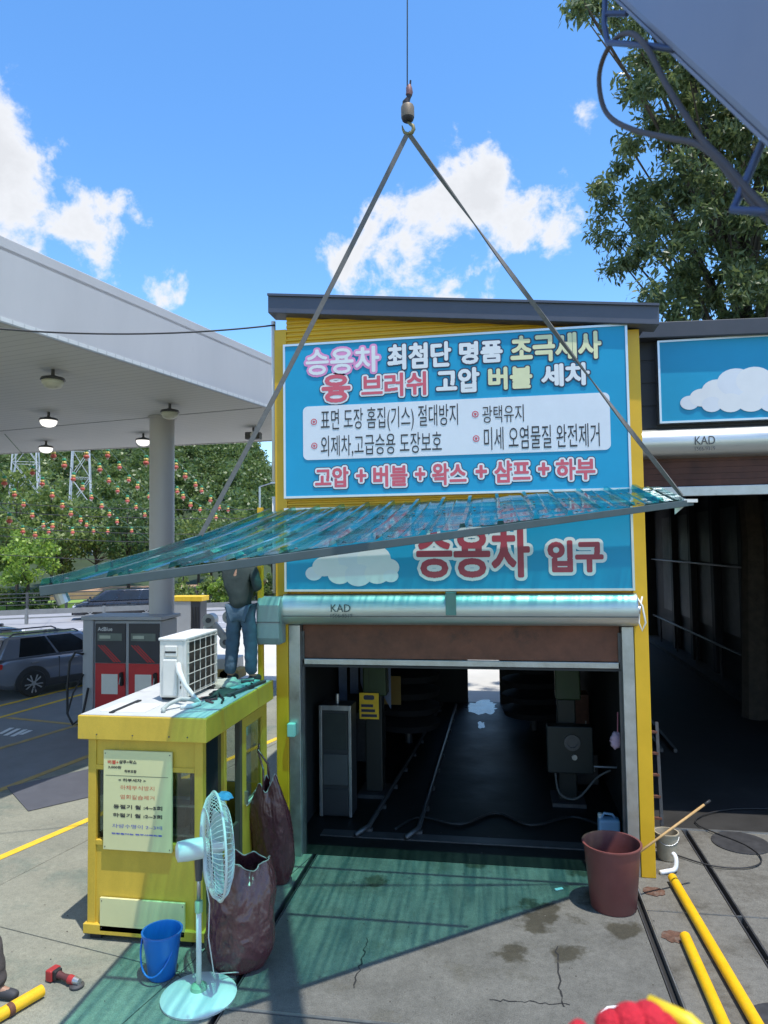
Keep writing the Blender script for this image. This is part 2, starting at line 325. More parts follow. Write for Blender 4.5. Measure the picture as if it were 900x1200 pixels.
vin_box = M('vinyl_pale_box', (.70, .72, .76), .35, var=.04, scale=3)
vin_dark = M('vinyl_dark_navy', (.03, .035, .07), .4)
vin_red = M('vinyl_pink_red', (.62, .10, .14), .4, var=.06)
vin_pink = M('vinyl_pink', (.75, .28, .52), .4, var=.06)
vin_pale = M('vinyl_pale_yellow', (.72, .70, .42), .4, var=.06)
vin_maroon = M('vinyl_maroon', (.40, .045, .075), .4, var=.06)

# ------------------------------------------------------------------ ground
struct(B().box(-400, 400, -60, 700, -.5, -.14), 'ground', earth)
GA = R(12); e1 = Vector((math.cos(GA), -math.sin(GA), 0)); e2 = Vector((math.sin(GA), math.cos(GA), 0))   # axes of the petrol forecourt
def GP(a, b, z=0.0): return e1*a+e2*b+Vector((0, 0, z))
def flat(poly, z0, z1): return B().prism([(p[0], p[1], z0) for p in poly], (0, 0, z1-z0))
apron = struct(B().box(-30, 12, -6, 26, -.135, -.07), 'concrete_apron', dark_recess)
def slab(poly, mat, parent, name='slab'):
    if len(poly) < 3: return
    o = mk(flat(poly, -.068, rnd.uniform(-.003, 0)), name, mat, bevel=.006); o.parent = parent; return o
G = .006
j1 = [-10.56, -7.57, -4.4, -1.2, 2.2]; j2 = [-6, -1.9, 1.9, 5.73, 9.6, 13.6, 18]
for i in range(4):
    for j in range(6):
        p = [GP(a, b) for a, b in ((j1[i]+G, j2[j]+G), (j1[i+1]-G, j2[j]+G), (j1[i+1]-G, j2[j+1]-G), (j1[i]+G, j2[j+1]-G))]
        p = clip([(q.x, q.y) for q in p], 1, 0, -2.56); p = clip(p, 0, -1, 6)
        p = [q for q in p]
        if p: slab(p, concrete, apron)
# bay apron (ramp slab) between the two steel-lipped channels, and the slabs in front of it
for (x0, x1, y0, y1, m) in ((-2.48, 1.36, 6.1, 9.2, concrete_bay), (-2.48, 1.36, 1, 6.05, concrete_bay), (-2.48, 1.36, -5, .988, concrete_bay),
                            (1.46, 2.36, 8.33, 10.7, concrete_side), (1.46, 2.36, 4.2, 8.31, concrete_side), (2.45, 5.2, 8.33, 10.7, concrete_side), (2.45, 5.2, 4.2, 8.31, concrete_side),
                            (5.212, 9, 4.2, 10.7, concrete_side), (1.46, 5.2, -5, 4.188, concrete_side), (5.212, 9, -5, 4.188, concrete_side), (9.012, 11.9, -5, 10.7, concrete_side)):
    slab([(x0, y0), (x1, y0), (x1, y1), (x0, y1)], m, apron)
ch = T('drain_channel', 'narrow steel lipped drain channel along the left edge of the bay apron', 'drain', (-2.52, 7.6, -.06))
ch.part(B().box(-2.555, -2.545, 1, 9.2, -.068, .004), 'lip', steel_dark); ch.part(B().box(-2.495, -2.483, 1, 9.2, -.068, .004), 'lip', steel_dark)
ch = T('drain_channel', 'narrow dark drain channel along the right edge of the bay apron by the tub', 'drain', (1.41, 7.6, -.06))
ch.part(B().box(1.365, 1.377, 1, 9.2, -.068, .006), 'lip', steel_dark); ch.part(B().box(1.445, 1.457, 1, 9.2, -.068, .004), 'lip', steel)
ch = T('drain_channel', 'long straight drain slot running into the truck bay beside the manhole', 'drain', (2.4, 7.6, -.06))
ch.part(B().box(2.363, 2.378, 4.2, 10.7, -.068, .005), 'lip', steel_dark); ch.part(B().box(2.43, 2.447, 4.2, 10.7, -.068, .005), 'lip', steel_dark)
one(B().box(-2.48, 1.36, 6.06, 6.088, -.068, .006), 'edge_strip', steel, 'steel edge strip across the front of the wash bay apron', 'strip')
one(B().box(1.46, 5.2, 8.312, 8.328, -.068, .004), 'edge_strip', steel, 'thin steel strip crossing the side yard in front of the truck bay', 'strip')
# cracks in the apron (dark, sunk look)
def crack(pts, w, seed):
    rn = random.Random(seed); P = [onZ(*p) for p in pts]; out = []
    for a, b in zip(P, P[1:]):
        for k in range(8): out.append(a.lerp(b, k/8)+Vector((rn.uniform(-1, 1), rn.uniform(-1, 1), 0))*.018)
    out.append(P[-1]); b = B()
    for p, q in zip(out, out[1:]):
        n = (q-p).cross(Vector((0, 0, 1))).normalized()*w*rn.uniform(.3, 1); b.quad(p-n+Vector((0, 0, .003)), p+n+Vector((0, 0, .003)), q+n+Vector((0, 0, .003)), q-n+Vector((0, 0, .003)))
    o = mk(b, 'crack', dark_recess); o.parent = apron
crack(((431, 1100), (424, 1125), (415, 1158)), .008, 1); crack(((652, 1110), (655, 1150), (661, 1180)), .009, 2); crack(((575, 1172), (620, 1174), (668, 1178)), .007, 3)
crack(((180, 1132), (205, 1142), (240, 1160)), .006, 5)
# petrol forecourt (asphalt) and pale concrete strip before the road
fc = [GP(-10.57, -8), GP(-10.57, 19), GP(-40, 19), GP(-40, -8)]
struct(flat([(p.x, p.y) for p in fc], -.13, -.002), 'forecourt', asphalt)
Pm = onZ(248, 722); Pn = onZ(65, 730); rd = (Pm-Pn).normalized(); rn_ = Vector((-rd.y, rd.x, 0))
def RP(a, b, z=0.0): return Pm+rd*a+rn_*b+Vector((0, 0, z))
struct(flat([(RP(*q).x, RP(*q).y) for q in ((-60, -8), (60, -8), (60, -24), (-60, -24))], -.139, -.012), 'pavement', pale)
struct(flat([(RP(*q).x, RP(*q).y) for q in ((-90, -8), (110, -8), (110, 9), (-90, 9))], -.139, -.004), 'road', roadmat)
for b0 in (-4.1, 3.9):
    for k in range(-12, 14): 
        q = [RP(k*8, b0), RP(k*8+3, b0), RP(k*8+3, b0+.15), RP(k*8, b0+.15)]; o = struct(flat([(p.x, p.y) for p in q], -.003, .002), 'lane_marking', white)
kb = [RP(-90, -8.02), RP(110, -8.02), RP(110, -8.22), RP(-90, -8.22)]
struct(flat([(p.x, p.y) for p in kb], -.13, .10), 'kerb', pale)
def paint(p, q, w, mat, label, z=.004, cat='road marking'):
    a, b = onZ(*p), onZ(*q); n = (b-a).cross(Vector((0, 0, 1))).normalized()*w/2
    return tag(mk(flat([((a-n).x, (a-n).y), ((a+n).x, (a+n).y), ((b+n).x, (b+n).y), ((b-n).x, (b-n).y)], .0005, z), 'painted_line', mat), label, None, None, 'structure')
a, b = onZ(0, 1005), onZ(100, 962); d = (b-a).normalized()
n = d.cross(Vector((0, 0, 1)))*.065
q = [a-d*6-n, a-d*6+n, b+d*5+n, b+d*5-n]; struct(flat([(p.x, p.y) for p in q], .0005, .004), 'painted_line', line_y, 'bright yellow painted line on the concrete beside the kiosk')
paint((-60, 842), (110, 800), .14, line_y, 'worn yellow parking line nearest the silver car'); paint((-40, 852), (120, 807), .13, line_y, 'second yellow parking line in front of the silver car')
paint((8, 841), (140, 854), .13, line_o, 'worn yellow line crossing between the parking lines'); paint((-60, 895), (130, 838), .14, line_o, 'worn yellow parking line nearest the dispenser hose')
paint((-60, 949), (130, 876), .15, line_o, 'dull ochre line along the edge of the asphalt forecourt')
for k, (x0, y0, x1, y1) in enumerate(((0, 860, 14, 853), (6, 862, 22, 854), (14, 863, 30, 855), (24, 861, 36, 856))):
    paint((x0, y0), (x1, y1), .10, white, 'faded white paint mark on the asphalt by the car, stroke %s' % ('one', 'two', 'three', 'four')[k])
pl = [onZ(*p) for p in ((8, 923), (33, 951), (150, 924), (125, 897))]
one(flat([(p.x, p.y) for p in pl], .002, .012), 'steel_plate', M('grey_plate', (.095, .098, .115), .6, .2, var=.15, scale=4), 'flat dark grey steel plate lying on the concrete left of the kiosk', 'plate', bevel=.003)
mh = onZ(868, 988); man = T('manhole_cover', 'round black manhole cover on the wet ground at the truck bay mouth', 'manhole', (mh.x, mh.y, 0))
man.part(B().lathe([(.36, .001), (.36, .012), (.33, .014)], (mh.x, mh.y, 0), 40), 'rim', steel_dark); man.part(B().lathe([(.31, .002), (.31, .012)], (mh.x, mh.y, 0), 40), 'lid', black)
mh = onZ(900, 1199); man = T('manhole_cover', 'round black manhole cover at the lower right by the yellow pipe', 'manhole', (mh.x+.15, mh.y-.05, 0))
man.part(B().lathe([(.32, .001), (.32, .012), (.29, .014)], (mh.x+.15, mh.y-.05, 0), 40), 'rim', steel_dark); man.part(B().lathe([(.27, .002), (.27, .012)], (mh.x+.15, mh.y-.05, 0), 40), 'lid', black)

# ------------------------------------------------------------------ car wash building (left bay)
YF = 9.1
cw = T('car_wash_building', 'yellow car wash building with slate roof edge and open entrance bay', 'building', (-.65, YF, 0))
cw.part(B().box(-3.0, -2.835, YF, YF+.18, 0, 6.95), 'column', yellow, bevel=.006); cw.part(B().box(1.545, 1.712, YF, YF+.18, 0, 6.66), 'column', yellow, bevel=.006)
s = B(); z = 3.3; xl, xr = -2.834, 1.544                                         # ribbed siding
while z < 7.15:
    def zx(zz, x): return min(zz, 7.19-(x+3.0)*.1)
    for (za, ya), (zb, yb) in zip(((z, .03), (z+.012, .006), (z+.032, .006), (z+.045, .03)), ((z+.012, .006), (z+.032, .006), (z+.045, .03), (z+.06, .03))):
        xcut = min(xr, (7.19-za)/.1-3.0)
        if xcut > xl: s.quad((xl, YF+ya, za), (xcut, YF+ya, za), (min(xcut, max(xl, (7.19-zb)/.1-3.0)), YF+yb, zb), (xl, YF+yb, zb))
    z += .06
cw.part(s, 'siding', yellow)
def slant(x0, z0, x1, z1, h, y0, y1): return B().prism([(x0, y0, z0-h), (x1, y0, z1-h), (x1, y0, z1), (x0, y0, z0)], (0, y1-y0, 0))
cw.part(slant(-3.03, 7.37, 1.92, 6.885, .235, 8.93, 9.25), 'roof_edge', slate, bevel=.008)
cw.part(slant(-3.03, 7.39, 1.92, 6.905, .03, 8.90, 18.7), 'roof', slate)
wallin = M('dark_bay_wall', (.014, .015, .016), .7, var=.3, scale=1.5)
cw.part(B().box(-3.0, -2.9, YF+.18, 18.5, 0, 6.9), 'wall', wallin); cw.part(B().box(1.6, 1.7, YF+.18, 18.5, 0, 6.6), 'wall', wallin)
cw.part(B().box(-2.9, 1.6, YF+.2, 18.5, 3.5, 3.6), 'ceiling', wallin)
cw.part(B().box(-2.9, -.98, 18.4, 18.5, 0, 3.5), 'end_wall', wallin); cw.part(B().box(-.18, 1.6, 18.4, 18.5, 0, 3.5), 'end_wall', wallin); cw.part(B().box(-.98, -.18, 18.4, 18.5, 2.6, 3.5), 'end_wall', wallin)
cw.part(B().box(-2.83, -2.675, YF+.01, YF+.20, 0, 2.985), 'door_jamb', steel, bevel=.006); cw.part(B().box(1.40, 1.54, YF+.01, YF+.20, 0, 2.985), 'door_jamb', steel, bevel=.006)
cw.part(B().box(-2.675, -2.64, YF+.09, YF+.15, 0, 2.9), 'guide_rail', steel_dark); cw.part(B().box(1.365, 1.40, YF+.09, YF+.15, 0, 2.9), 'guide_rail', steel_dark)
cu = B()                                                                         # shutter curtain: flat steel slats
for k in range(5): cu.box(-2.66, 1.385, YF+.11, YF+.135+.0015*(k % 2), 2.545+k*.1, 2.6449+k*.1)
cur = cw.part(cu, 'shutter_curtain', rust)
bb = cw.part(B().box(-2.67, 1.39, YF+.09, YF+.15, 2.46, 2.535), 'bottom_bar', steel, parent=cur, bevel=.006); cw.part(B().box(-2.67, 1.39, YF+.085, YF+.155, 2.43, 2.455), 'rubber_seal', black, parent=cur)
hp = []
for k in range(15):
    a = R(-80+k*190/14); hp.append((YF-.02-.19*math.cos(a*.9), 3.2+.2*math.sin(a)))
hs_ = cw.part(B().prism([(-2.86, y, z) for y, z in hp]+[(-2.86, YF+.02, 3.395), (-2.86, YF+.02, 3.0)], (4.43, 0, 0)), 'shutter_housing', M('polished_steel', (.55, .57, .56), .40, .8, var=.1, scale=3, stretch=(.3, 4, 4), dirt=((.30, .30, .28), .25, 5)), smooth=35)
cw.part(B().box(-2.84, 1.565, YF-.205, YF-.198, 3.118, 3.128), 'seam', steel_dark, parent=hs_)
cw.part(B().box(-.73, -.60, YF-.222, YF-.205, 3.14, 3.42).box(-.73, -.6, YF-.222, YF, 3.41, 3.425), 'bracket', M('teal_bracket', (.12, .22, .21), .5, .4), parent=hs_, bevel=.004)
cw.part(B().prism([(-3.17, YF-.26, 2.76), (-3.17, YF-.30, 2.85), (-3.17, YF-.30, 3.27), (-3.17, YF-.22, 3.37), (-3.17, YF, 3.37), (-3.17, YF, 2.76)], (.31, 0, 0)), 'motor_box', M('grey_green_casing', (.25, .30, .30), .5, .2, var=.1), bevel=.02)
cw.part(B().box(-3.172, -2.858, YF-.303, YF-.26, 3.05, 3.06), 'seam', steel_dark)
cw.part(B().lathe([(.05, 0), (.05, .02)], (1.585, YF-.08, 3.2), 20, Matrix.Rotation(R(90), 3, 'Y')), 'end_cap', steel)
cw.part(B().tube([(-3.045, YF+.1, 7.1), (-3.045, YF+.1, 4.9)], .03, 10), 'downspout', white, smooth=True)
cw.part(B().tube([(-3.045, YF+.1, 4.7), (-3.045, YF+.1, 3.4)], .03, 10), 'downspout', white, smooth=True)
cw.part(B().box(-2.83, -2.73, YF-.09, YF, 1.55, 1.72), 'switch_box', M('mint_plastic', (.32, .62, .55), .5), bevel=.01)
cw.part(B().tube([(1.58, YF-.03, 3.35), (1.63, YF-.1, 3.25), (1.66, YF-.12, 3.05), (1.62, YF-.11, 2.95), (1.585, YF-.1, 3.05), (1.6, YF-.08, 3.2), (1.64, YF-.06, 3.36)], .012, 6), 'cable_loop', offwhite, smooth=True)
ktx = M('dark_print', (.06, .065, .07), .5)
lettering(cw, 'KAD', pr(388, 708, 411, 717, YF-.2), YF-.2265, [(.0, ktx)], parent=hs_); lettering(cw, '1566-9319', pr(388, 719.5, 413, 724, YF-.2), YF-.2265, [(0, ktx)], parent=hs_)
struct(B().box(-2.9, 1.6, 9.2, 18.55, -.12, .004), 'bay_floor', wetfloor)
struct(B().box(-3.2, 1.65, 18.6, 60, -.13, -.01), 'back_yard', pale)
water = M('puddle_water', (.01, .011, .011), .22, var=.1, bump=.05, bscale=5, spec=.6)
for k, (px_, py_, rx_p, ry_p) in enumerate(((-.58, 17.9, .40, .7), (-.58, 16.2, .07, .35))):
    n = 64; pts = []
    for i in range(n):
        a = 2*math.pi*i/n; ca, sa = math.cos(a), math.sin(a); q = 1+.5*mnoise.noise(Vector((ca*1.5, sa*1.5, k*7.3)))+.3*mnoise.noise(Vector((ca*4, sa*4, k*3.1)))+.15*mnoise.noise(Vector((ca*9, sa*9, k*2.1))); pts.append((px_+rx_p*ca*max(.25, q), py_+ry_p*sa*max(.25, q), .0045))
    struct(B().prism(pts, (0, 0, .0025)), 'puddle', water)
# --- big sign
YS = 8.985
def sign_board(label, x0, x1, z0, z1, y0, y1, face):
    t = T('sign_board', label, 'sign', ((x0+x1)/2, y1, z0))
    t.part(B().box(x0, x1, y0+.004, y1, z0, z1), 'panel', face, bevel=.004)
    w = .022; fr = M('aluminium_frame', (.62, .66, .68), .35, .7, var=.05)
    for a in ((x0-.006, x0+w, z0, z1), (x1-w, x1+.006, z0, z1)): t.part(B().box(a[0], a[1], y0-.008, y1, a[2]-.006, a[3]+.006), 'frame_bar', fr)
    for a in ((x0+w, x1-w, z0-.006, z0+w), (x0+w, x1-w, z1-w, z1+.006)): t.part(B().box(a[0], a[1], y0-.008, y1-.001, a[2], a[3]), 'frame_bar', fr)
    return t
big = sign_board('large blue sign full of Korean lettering above the lifted canopy sheet', -2.835, 1.545, 4.66, 6.70, YS, YF, vinyl)
YL = YS-.008
W2 = [(.0135, vin_white), (.030, vin_dark)]; P2 = [(.0135, vin_pale), (.030, vin_dark)]; R3 = [(.0125, vin_red), (.033, vin_white), (.044, vin_dark)]; K1 = [(.0, M('vinyl_black', (.03, .03, .035), .45))]
for s_, r_, L in (('승용차', (359, 411, 444, 435), [(.010, vin_white), (.036, vin_pink)]), ('최첨단', (455, 405, 528, 429), W2), ('명품', (539, 402, 588, 423.5), W2), ('초극세사', (599, 395, 704, 419), P2),
                  ('융', (378, 441, 410, 470), [(.014, vin_red), (.036, vin_white), (.045, vin_dark)]), ('브러쉬', (424, 440, 499, 462), R3), ('고압', (512, 434, 561, 458), W2), ('버블', (573, 432, 623, 454), P2), ('세차', (635, 428.5, 690, 450), W2),
                  ('표면 도장 홈집(기스) 절대방지', (376, 480, 537, 502), K1), ('외제차,고급승용 도장보호', (376, 511, 518, 531), K1), ('광택유지', (565, 476, 614, 494), K1), ('미세 오염물질 완전제거', (567, 501, 703, 523), K1),
                  ('고압', (370, 549, 408, 570), R3), ('+', (418, 551, 429, 564), R3), ('버블', (438, 547, 477, 569), R3), ('+', (487, 549, 498, 562), R3), ('왁스', (507, 544, 546, 567), R3), ('+', (558, 546, 570, 559), R3),
                  ('샴프', (580, 541, 621, 564), R3), ('+', (631, 543, 643, 556), R3), ('하부', (652, 539, 697, 561), R3)):
    lettering(big, s_, pr(*r_, YS), YL, L)
def rounded(x0, x1, z0, z1, r, Y, th):
    pts = []
    for cx, cz, a0 in ((x1-r, z1-r, 0), (x0+r, z1-r, 90), (x0+r, z0+r, 180), (x1-r, z0+r, 270)):
        pts += [(cx+r*math.cos(R(a0+a)), Y, cz+r*math.sin(R(a0+a))) for a in range(0, 91, 15)]
    return B().prism(pts, (0, th, 0))
a = onY(355, 475, YS); b_ = onY(716, 526, YS); box_rect = (a.x, b_.x, b_.z-.01, a.z-.02)
big.part(rounded(*box_rect, .07, YL+.001+.003, .007), 'text_panel', vin_box)
for px, py in ((368, 494.5), (368.5, 522.5), (557, 485.5), (558, 514)):
    c = onY(px, py, YS); ring = B(); n = 20
    for k in range(n):
        A, C_ = 2*math.pi*k/n, 2*math.pi*(k+1)/n
        ring.quad(*[(c.x+r_*math.cos(t_), YL, c.z+r_*math.sin(t_)) for r_, t_ in ((.042, A), (.042, C_), (.030, C_), (.030, A))])
    o = big.part(ring, 'bullet', vin_red); big.part(B().lathe([(.016, 0), (.016, .002)], (c.x, YL, c.z), 14, Matrix.Rotation(R(90), 3, 'X')), 'bullet_dot', vin_red, parent=o)
# --- entrance sign
ent = sign_board('blue entrance sign with maroon Korean lettering below the lifted canopy sheet', -2.835, 1.545, 3.44, 4.52, YS, YF, vinyl)
R2 = [(.020, vin_maroon), (.060, vin_white)]
lettering(ent, '승용차', pr(489, 621, 620, 675, YS), YL, R2); lettering(ent, '입구', pr(643, 635, 706, 669, YS), YL, R2)
def cloud(t, blobs, Y, th=.004):
    for i, (px, py, rp) in enumerate(blobs):
        c = onY(px, py, Y); e = onY(px+rp, py, Y); r_ = abs(e.x-c.x)
        t.part(B().prism([(c.x+r_*math.cos(2*math.pi*k/24), Y-.0012-.0002*i-.003, c.z+.8*r_*math.sin(2*math.pi*k/24)) for k in range(24)], (0, th, 0)), 'cloud_lobe', vin_white if i % 3 else vin_box)
cloud(ent, [(368, 672, 10), (380, 664, 14), (396, 658, 17), (416, 655, 20), (438, 655, 20), (398, 673, 14), (420, 674, 16), (442, 672, 15), (455, 665, 13), (458, 675, 9)], YS)

# ------------------------------------------------------------------ truck bay (right)
YB = 10.6
tb = T('truck_wash_building', 'dark tall truck wash bay set back on the right', 'building', (5.2, YB, 0))
tb.part(B().box(1.72, 9.5, YB, YB+.12, 5.62, 6.95), 'front_wall', navy)
for k in range(4): tb.part(B().box(1.72, 9.5, YB-.012, YB-.002, 5.64+k*.33, 5.94+k*.33), 'cladding_board', navy, bevel=.006)
tb.part(slant(1.66, 7.12, 9.6, 6.95, .22, YB-.25, YB+.15), 'roof_edge', M('slate_trim_dark', (.05, .053, .065), .5, var=.15), bevel=.008)
tb.part(B().box(1.7, 9.6, YB+.15, 32, 6.7, 6.8), 'roof', navy)
tb.part(B().box(6.35, 6.45, YB+.12, 32, 0, 6.7), 'wall', M('grey_bay_wall', (.15, .152, .155), .6, var=.3, scale=1.0))
tb.part(B().box(1.72, 1.78, YB+.12, 32, 0, 6.7), 'wall', navy); tb.part(B().box(1.78, 6.35, 31.9, 32, 4.6, 6.7), 'end_wall', navy); tb.part(B().box(1.78, 4.3, 31.9, 32, 0, 4.6), 'end_wall', navy); tb.part(B().box(5.5, 6.35, 31.9, 32, 0, 4.6), 'end_wall', navy)
tb.part(B().box(6.4, 6.5, YB-.02, YB+.3, 0, 5.62), 'column', navy)
for k in range(7):
    y = 12.2+k*2.6; tb.part(B().box(6.15, 6.349, y, y+.3, .12, 6.7), 'post', navy)
    tb.part(B().box(6.30, 6.349, y+.5, y+2.3, 1.4, 3.3), 'wall_panel', M('pale_panel', (.30, .31, .31), .5, var=.25, scale=2)); tb.part(B().box(6.30, 6.349, y+.5, y+2.3, 3.4, 5.0), 'wall_panel', MATS['pale_panel'])
tb.part(B().tube([(6.05, 11.2, 1.05), (6.05, 31, 1.05)], .04, 8), 'handrail', steel_dark); tb.part(B().tube([(6.05, 11.2, 3.35), (6.05, 31, 3.35)], .03, 8), 'pipe', steel_dark)
for k in range(8): tb.part(B().tube([(6.05, 11.4+k*2.6, .1), (6.05, 11.4+k*2.6, 1.05)], .03, 8), 'rail_post', steel_dark)
tb.part(B().box(5.75, 6.349, YB+.2, 31.8, 0, .12), 'kerb', M('kerb_grey', (.12, .12, .115), .7, var=.3))
hp2 = [(YB-.03-.22*math.cos(R(-85+k*185/14)*.9), 5.41+.2*math.sin(R(-85+k*185/14))) for k in range(15)]
h2 = tb.part(B().prism([(1.73, y, z) for y, z in hp2]+[(1.73, YB+.02, 5.6), (1.73, YB+.02, 5.2)], (7.6, 0, 0)), 'shutter_housing', MATS['polished_steel'], smooth=35)
lettering(tb, 'KAD', pr(814, 511.5, 838, 520.5, YB-.25), YB-.262, [(0, ktx)], parent=h2); lettering(tb, '1566-9319', pr(814, 524, 838, 527.5, YB-.25), YB-.262, [(0, ktx)], parent=h2)
cu = B()
for k in range(5): cu.box(1.79, 9.3, YB+.02, YB+.045+.004*(k % 2), 4.81+k*.086, 4.893+k*.086)
c2 = tb.part(cu, 'shutter_curtain', M('dark_rust_steel', (.10, .042, .03), .75, .1, var=.4, scale=3)); tb.part(B().box(1.79, 9.3, YB+.0, YB+.07, 4.66, 4.80), 'bottom_bar', steel, parent=c2, bevel=.008)
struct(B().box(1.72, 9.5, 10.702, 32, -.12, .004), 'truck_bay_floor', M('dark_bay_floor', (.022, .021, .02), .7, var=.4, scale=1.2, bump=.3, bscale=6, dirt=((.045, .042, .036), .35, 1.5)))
one(B().box(1.80, 9.4, 10.66, 10.7, -.06, .012), 'edge_strip', steel, 'steel threshold strip across the mouth of the truck bay', 'strip')
for x in (2.9, 3.15):
    one(B().box(x-.03, x+.03, 14.5, 27, .004, .07), 'guide_rail', steel_dark, 'thin steel guide rail on the truck bay floor, %s one' % ('left' if x < 3 else 'right'), 'rail', group='truck bay rails')
s2 = sign_board('blue sign with white clouds over the truck bay shutter', 2.21, 6.1, 5.69, 6.86, YB-.16, YB-.02, vinyl)
cloud(s2, [(808, 472, 11), (822, 466, 14), (840, 458, 18), (862, 448, 22), (884, 446, 22), (905, 452, 20), (834, 474, 12), (856, 472, 15), (880, 470, 17), (905, 472, 15), (925, 468, 15), (940, 474, 11)], YB-.165)
# step irons and clutter between the bays
st = T('step_ladder', 'dark rusty steel ladder standing between the two bays', 'ladder', (1.9, 10.2, 0))
for x in (1.80, 2.02): st.part(B().obox((x, 10.3, .775), (.04, .04, 1.55), Matrix.Rotation(R(-6), 3, 'X')), 'stile', steel_dark)
for k in range(5): st.part(B().box(1.8, 2.02, 10.22+.03*k, 10.26+.03*k, .28+k*.28, .31+k*.28), 'rung', rust)
# ------------------------------------------------------------------ petrol station canopy
ZC = 7.2
nl = lambda Y: -5.15+(Y-15.6)*.2384
cpoly = [(nl(-3), -3), (nl(20.0), 20.0), (-34, 21.6), (-38, -1)]
gc = T('petrol_canopy', 'huge pale grey flat petrol station canopy on a round column', 'canopy', (-6.9, 15.9, 0))
cwhite = M('canopy_fascia_white', (.53, .505, .495), .5, var=.06, scale=.7, dirt=((.43, .41, .40), .22, .8), stretch=(1, 1, .35))
def fascia(a, b, name='fascia'):
    a, b = Vector((*a, 0)), Vector((*b, 0)); d = (b-a).normalized(); n = Vector((d.y, -d.x, 0))*.08
    return gc.part(B().prism([a+Vector((0, 0, ZC-.02)), b+Vector((0, 0, ZC-.02)), b-n+Vector((0, 0, ZC-.02)), a-n+Vector((0, 0, ZC-.02))], (0, 0, 1.22)), name, cwhite, bevel=.01)
for i in range(4): fascia(cpoly[i], cpoly[(i+1) % 4])
msof = M('canopy_soffit', (.66, .65, .62), .55, var=.03, scale=.6)
if True:                                                            # fine board lines of the soffit: too narrow to build, relief only
    t = msof.node_tree; tcx = nd(t, 'ShaderNodeTexCoord'); mpx = nd(t, 'ShaderNodeMapping'); mpx.inputs['Rotation'].default_value = (0, 0, R(12)); lk(t, tcx.outputs['Object'], mpx.inputs[0])
    wv = nd(t, 'ShaderNodeTexWave'); wv.bands_direction = 'Y'; wv.wave_profile = 'SAW'; wv.inputs['Scale'].default_value = 1.6; lk(t, mpx.outputs[0], wv.inputs['Vector'])
    gv_ = nd(t, 'ShaderNodeMapRange'); gv_.inputs['From Min'].default_value = 0; gv_.inputs['From Max'].default_value = .16; gv_.inputs['To Min'].default_value = .72; lk(t, wv.outputs['Fac'], gv_.inputs['Value'])
    gx_ = nd(t, 'ShaderNodeMixRGB', blend_type='MULTIPLY'); gx_.inputs[0].default_value = 1; bc_ = t.nodes['Principled BSDF'].inputs['Base Color']; src_ = bc_.links[0].from_socket; lk(t, src_, gx_.inputs[1]); lk(t, gv_.outputs[0], gx_.inputs[2]); lk(t, gx_.outputs[0], bc_)
    bpx = nd(t, 'ShaderNodeBump'); bpx.inputs['Strength'].default_value = .9; bpx.inputs['Distance'].default_value = .03; lk(t, wv.outputs['Fac'], bpx.inputs['Height']); lk(t, bpx.outputs[0], t.nodes['Principled BSDF'].inputs['Normal'])
gc.part(flat([(p[0]*.999, p[1]) for p in cpoly], ZC, ZC+.06), 'soffit', msof)
gc.part(flat(cpoly, ZC+1.0, ZC+1.05), 'roof_deck', cwhite)
sa, sb = onZ(0, 505, ZC), onZ(322, 476, ZC); sd_ = (sb-sa).normalized(); sa -= sd_*12; sb += sd_*.0; n = Vector((-sd_.y, sd_.x, 0))*.015
gc.part(B().prism([sa-n, sa+n, sb+n, sb-n], (0, 0, -.008)), 'seam', M('seam_grey', (.2, .2, .2), .6))
pc = onZ(190, 489, ZC); gc.part(B().lathe([(.29, 0), (.29, ZC+.02)], (pc.x, pc.y, 0), 36), 'column', cwhite, smooth=40); gc.part(B().lathe([(.34, ZC-.05), (.33, ZC-.004)], (pc.x, pc.y, 0), 36), 'collar', cwhite, smooth=40)
gc.part(B().lathe([(.295, 0), (.295, 1.0)], (pc.x, pc.y, 0), 36), 'column_guard', M('guard_grey', (.35, .35, .33), .5), smooth=40)
bulb_on = M('lamp_globe_lit', (.85, .85, .82), .3, emit=(1, .97, .9, .7)); bulb_off = M('lamp_globe', (.62, .60, .48), .3)
wh = ('nearest the canopy edge', 'second from the canopy edge in the left row', 'farthest in the left row', 'beside the top of the round column', 'behind the round column')
for k, (px, py, lit) in enumerate(((62, 441, 0), (57, 491, 1), (54, 525, 1), (199, 481, 0), (168, 516, 1))):
    p = onZ(px, py-8, ZC); L = T('canopy_lamp', '%s dome lamp under the petrol canopy, %s' % ('lit' if lit else 'unlit', wh[k]), 'lamp', p, 'dome lamps under the petrol canopy')
    L.part(B().lathe([(.03, 0), (.03, -.1), (.08, -.12), (.19, -.15), (.21, -.19), (.19, -.20)], p, 24), 'housing', steel_dark, smooth=40)
    L.part(B().lathe([(.185, -.2), (.18, -.25), (.14, -.31), (.07, -.34), (.01, -.345)], p, 24), 'globe', bulb_on if lit else bulb_off, smooth=True)
p = onZ(297, 501, ZC); L = T('floodlight', 'small dark floodlight hanging under the far corner of the petrol canopy', 'lamp', p)
L.part(B().tube([p, p+Vector((0, 0, -.15))], .03), 'stem', steel_dark); L.part(B().box(p.x-.2, p.x+.2, p.y-.12, p.y+.12, p.z-.32, p.z-.13), 'head', steel_dark, bevel=.02); L.part(B().lathe([(.08, 0), (.08, .03)], (p.x+.05, p.y-.15, p.z-.22), 16, Matrix.Rotation(R(90), 3, 'X')), 'lens', offwhite)

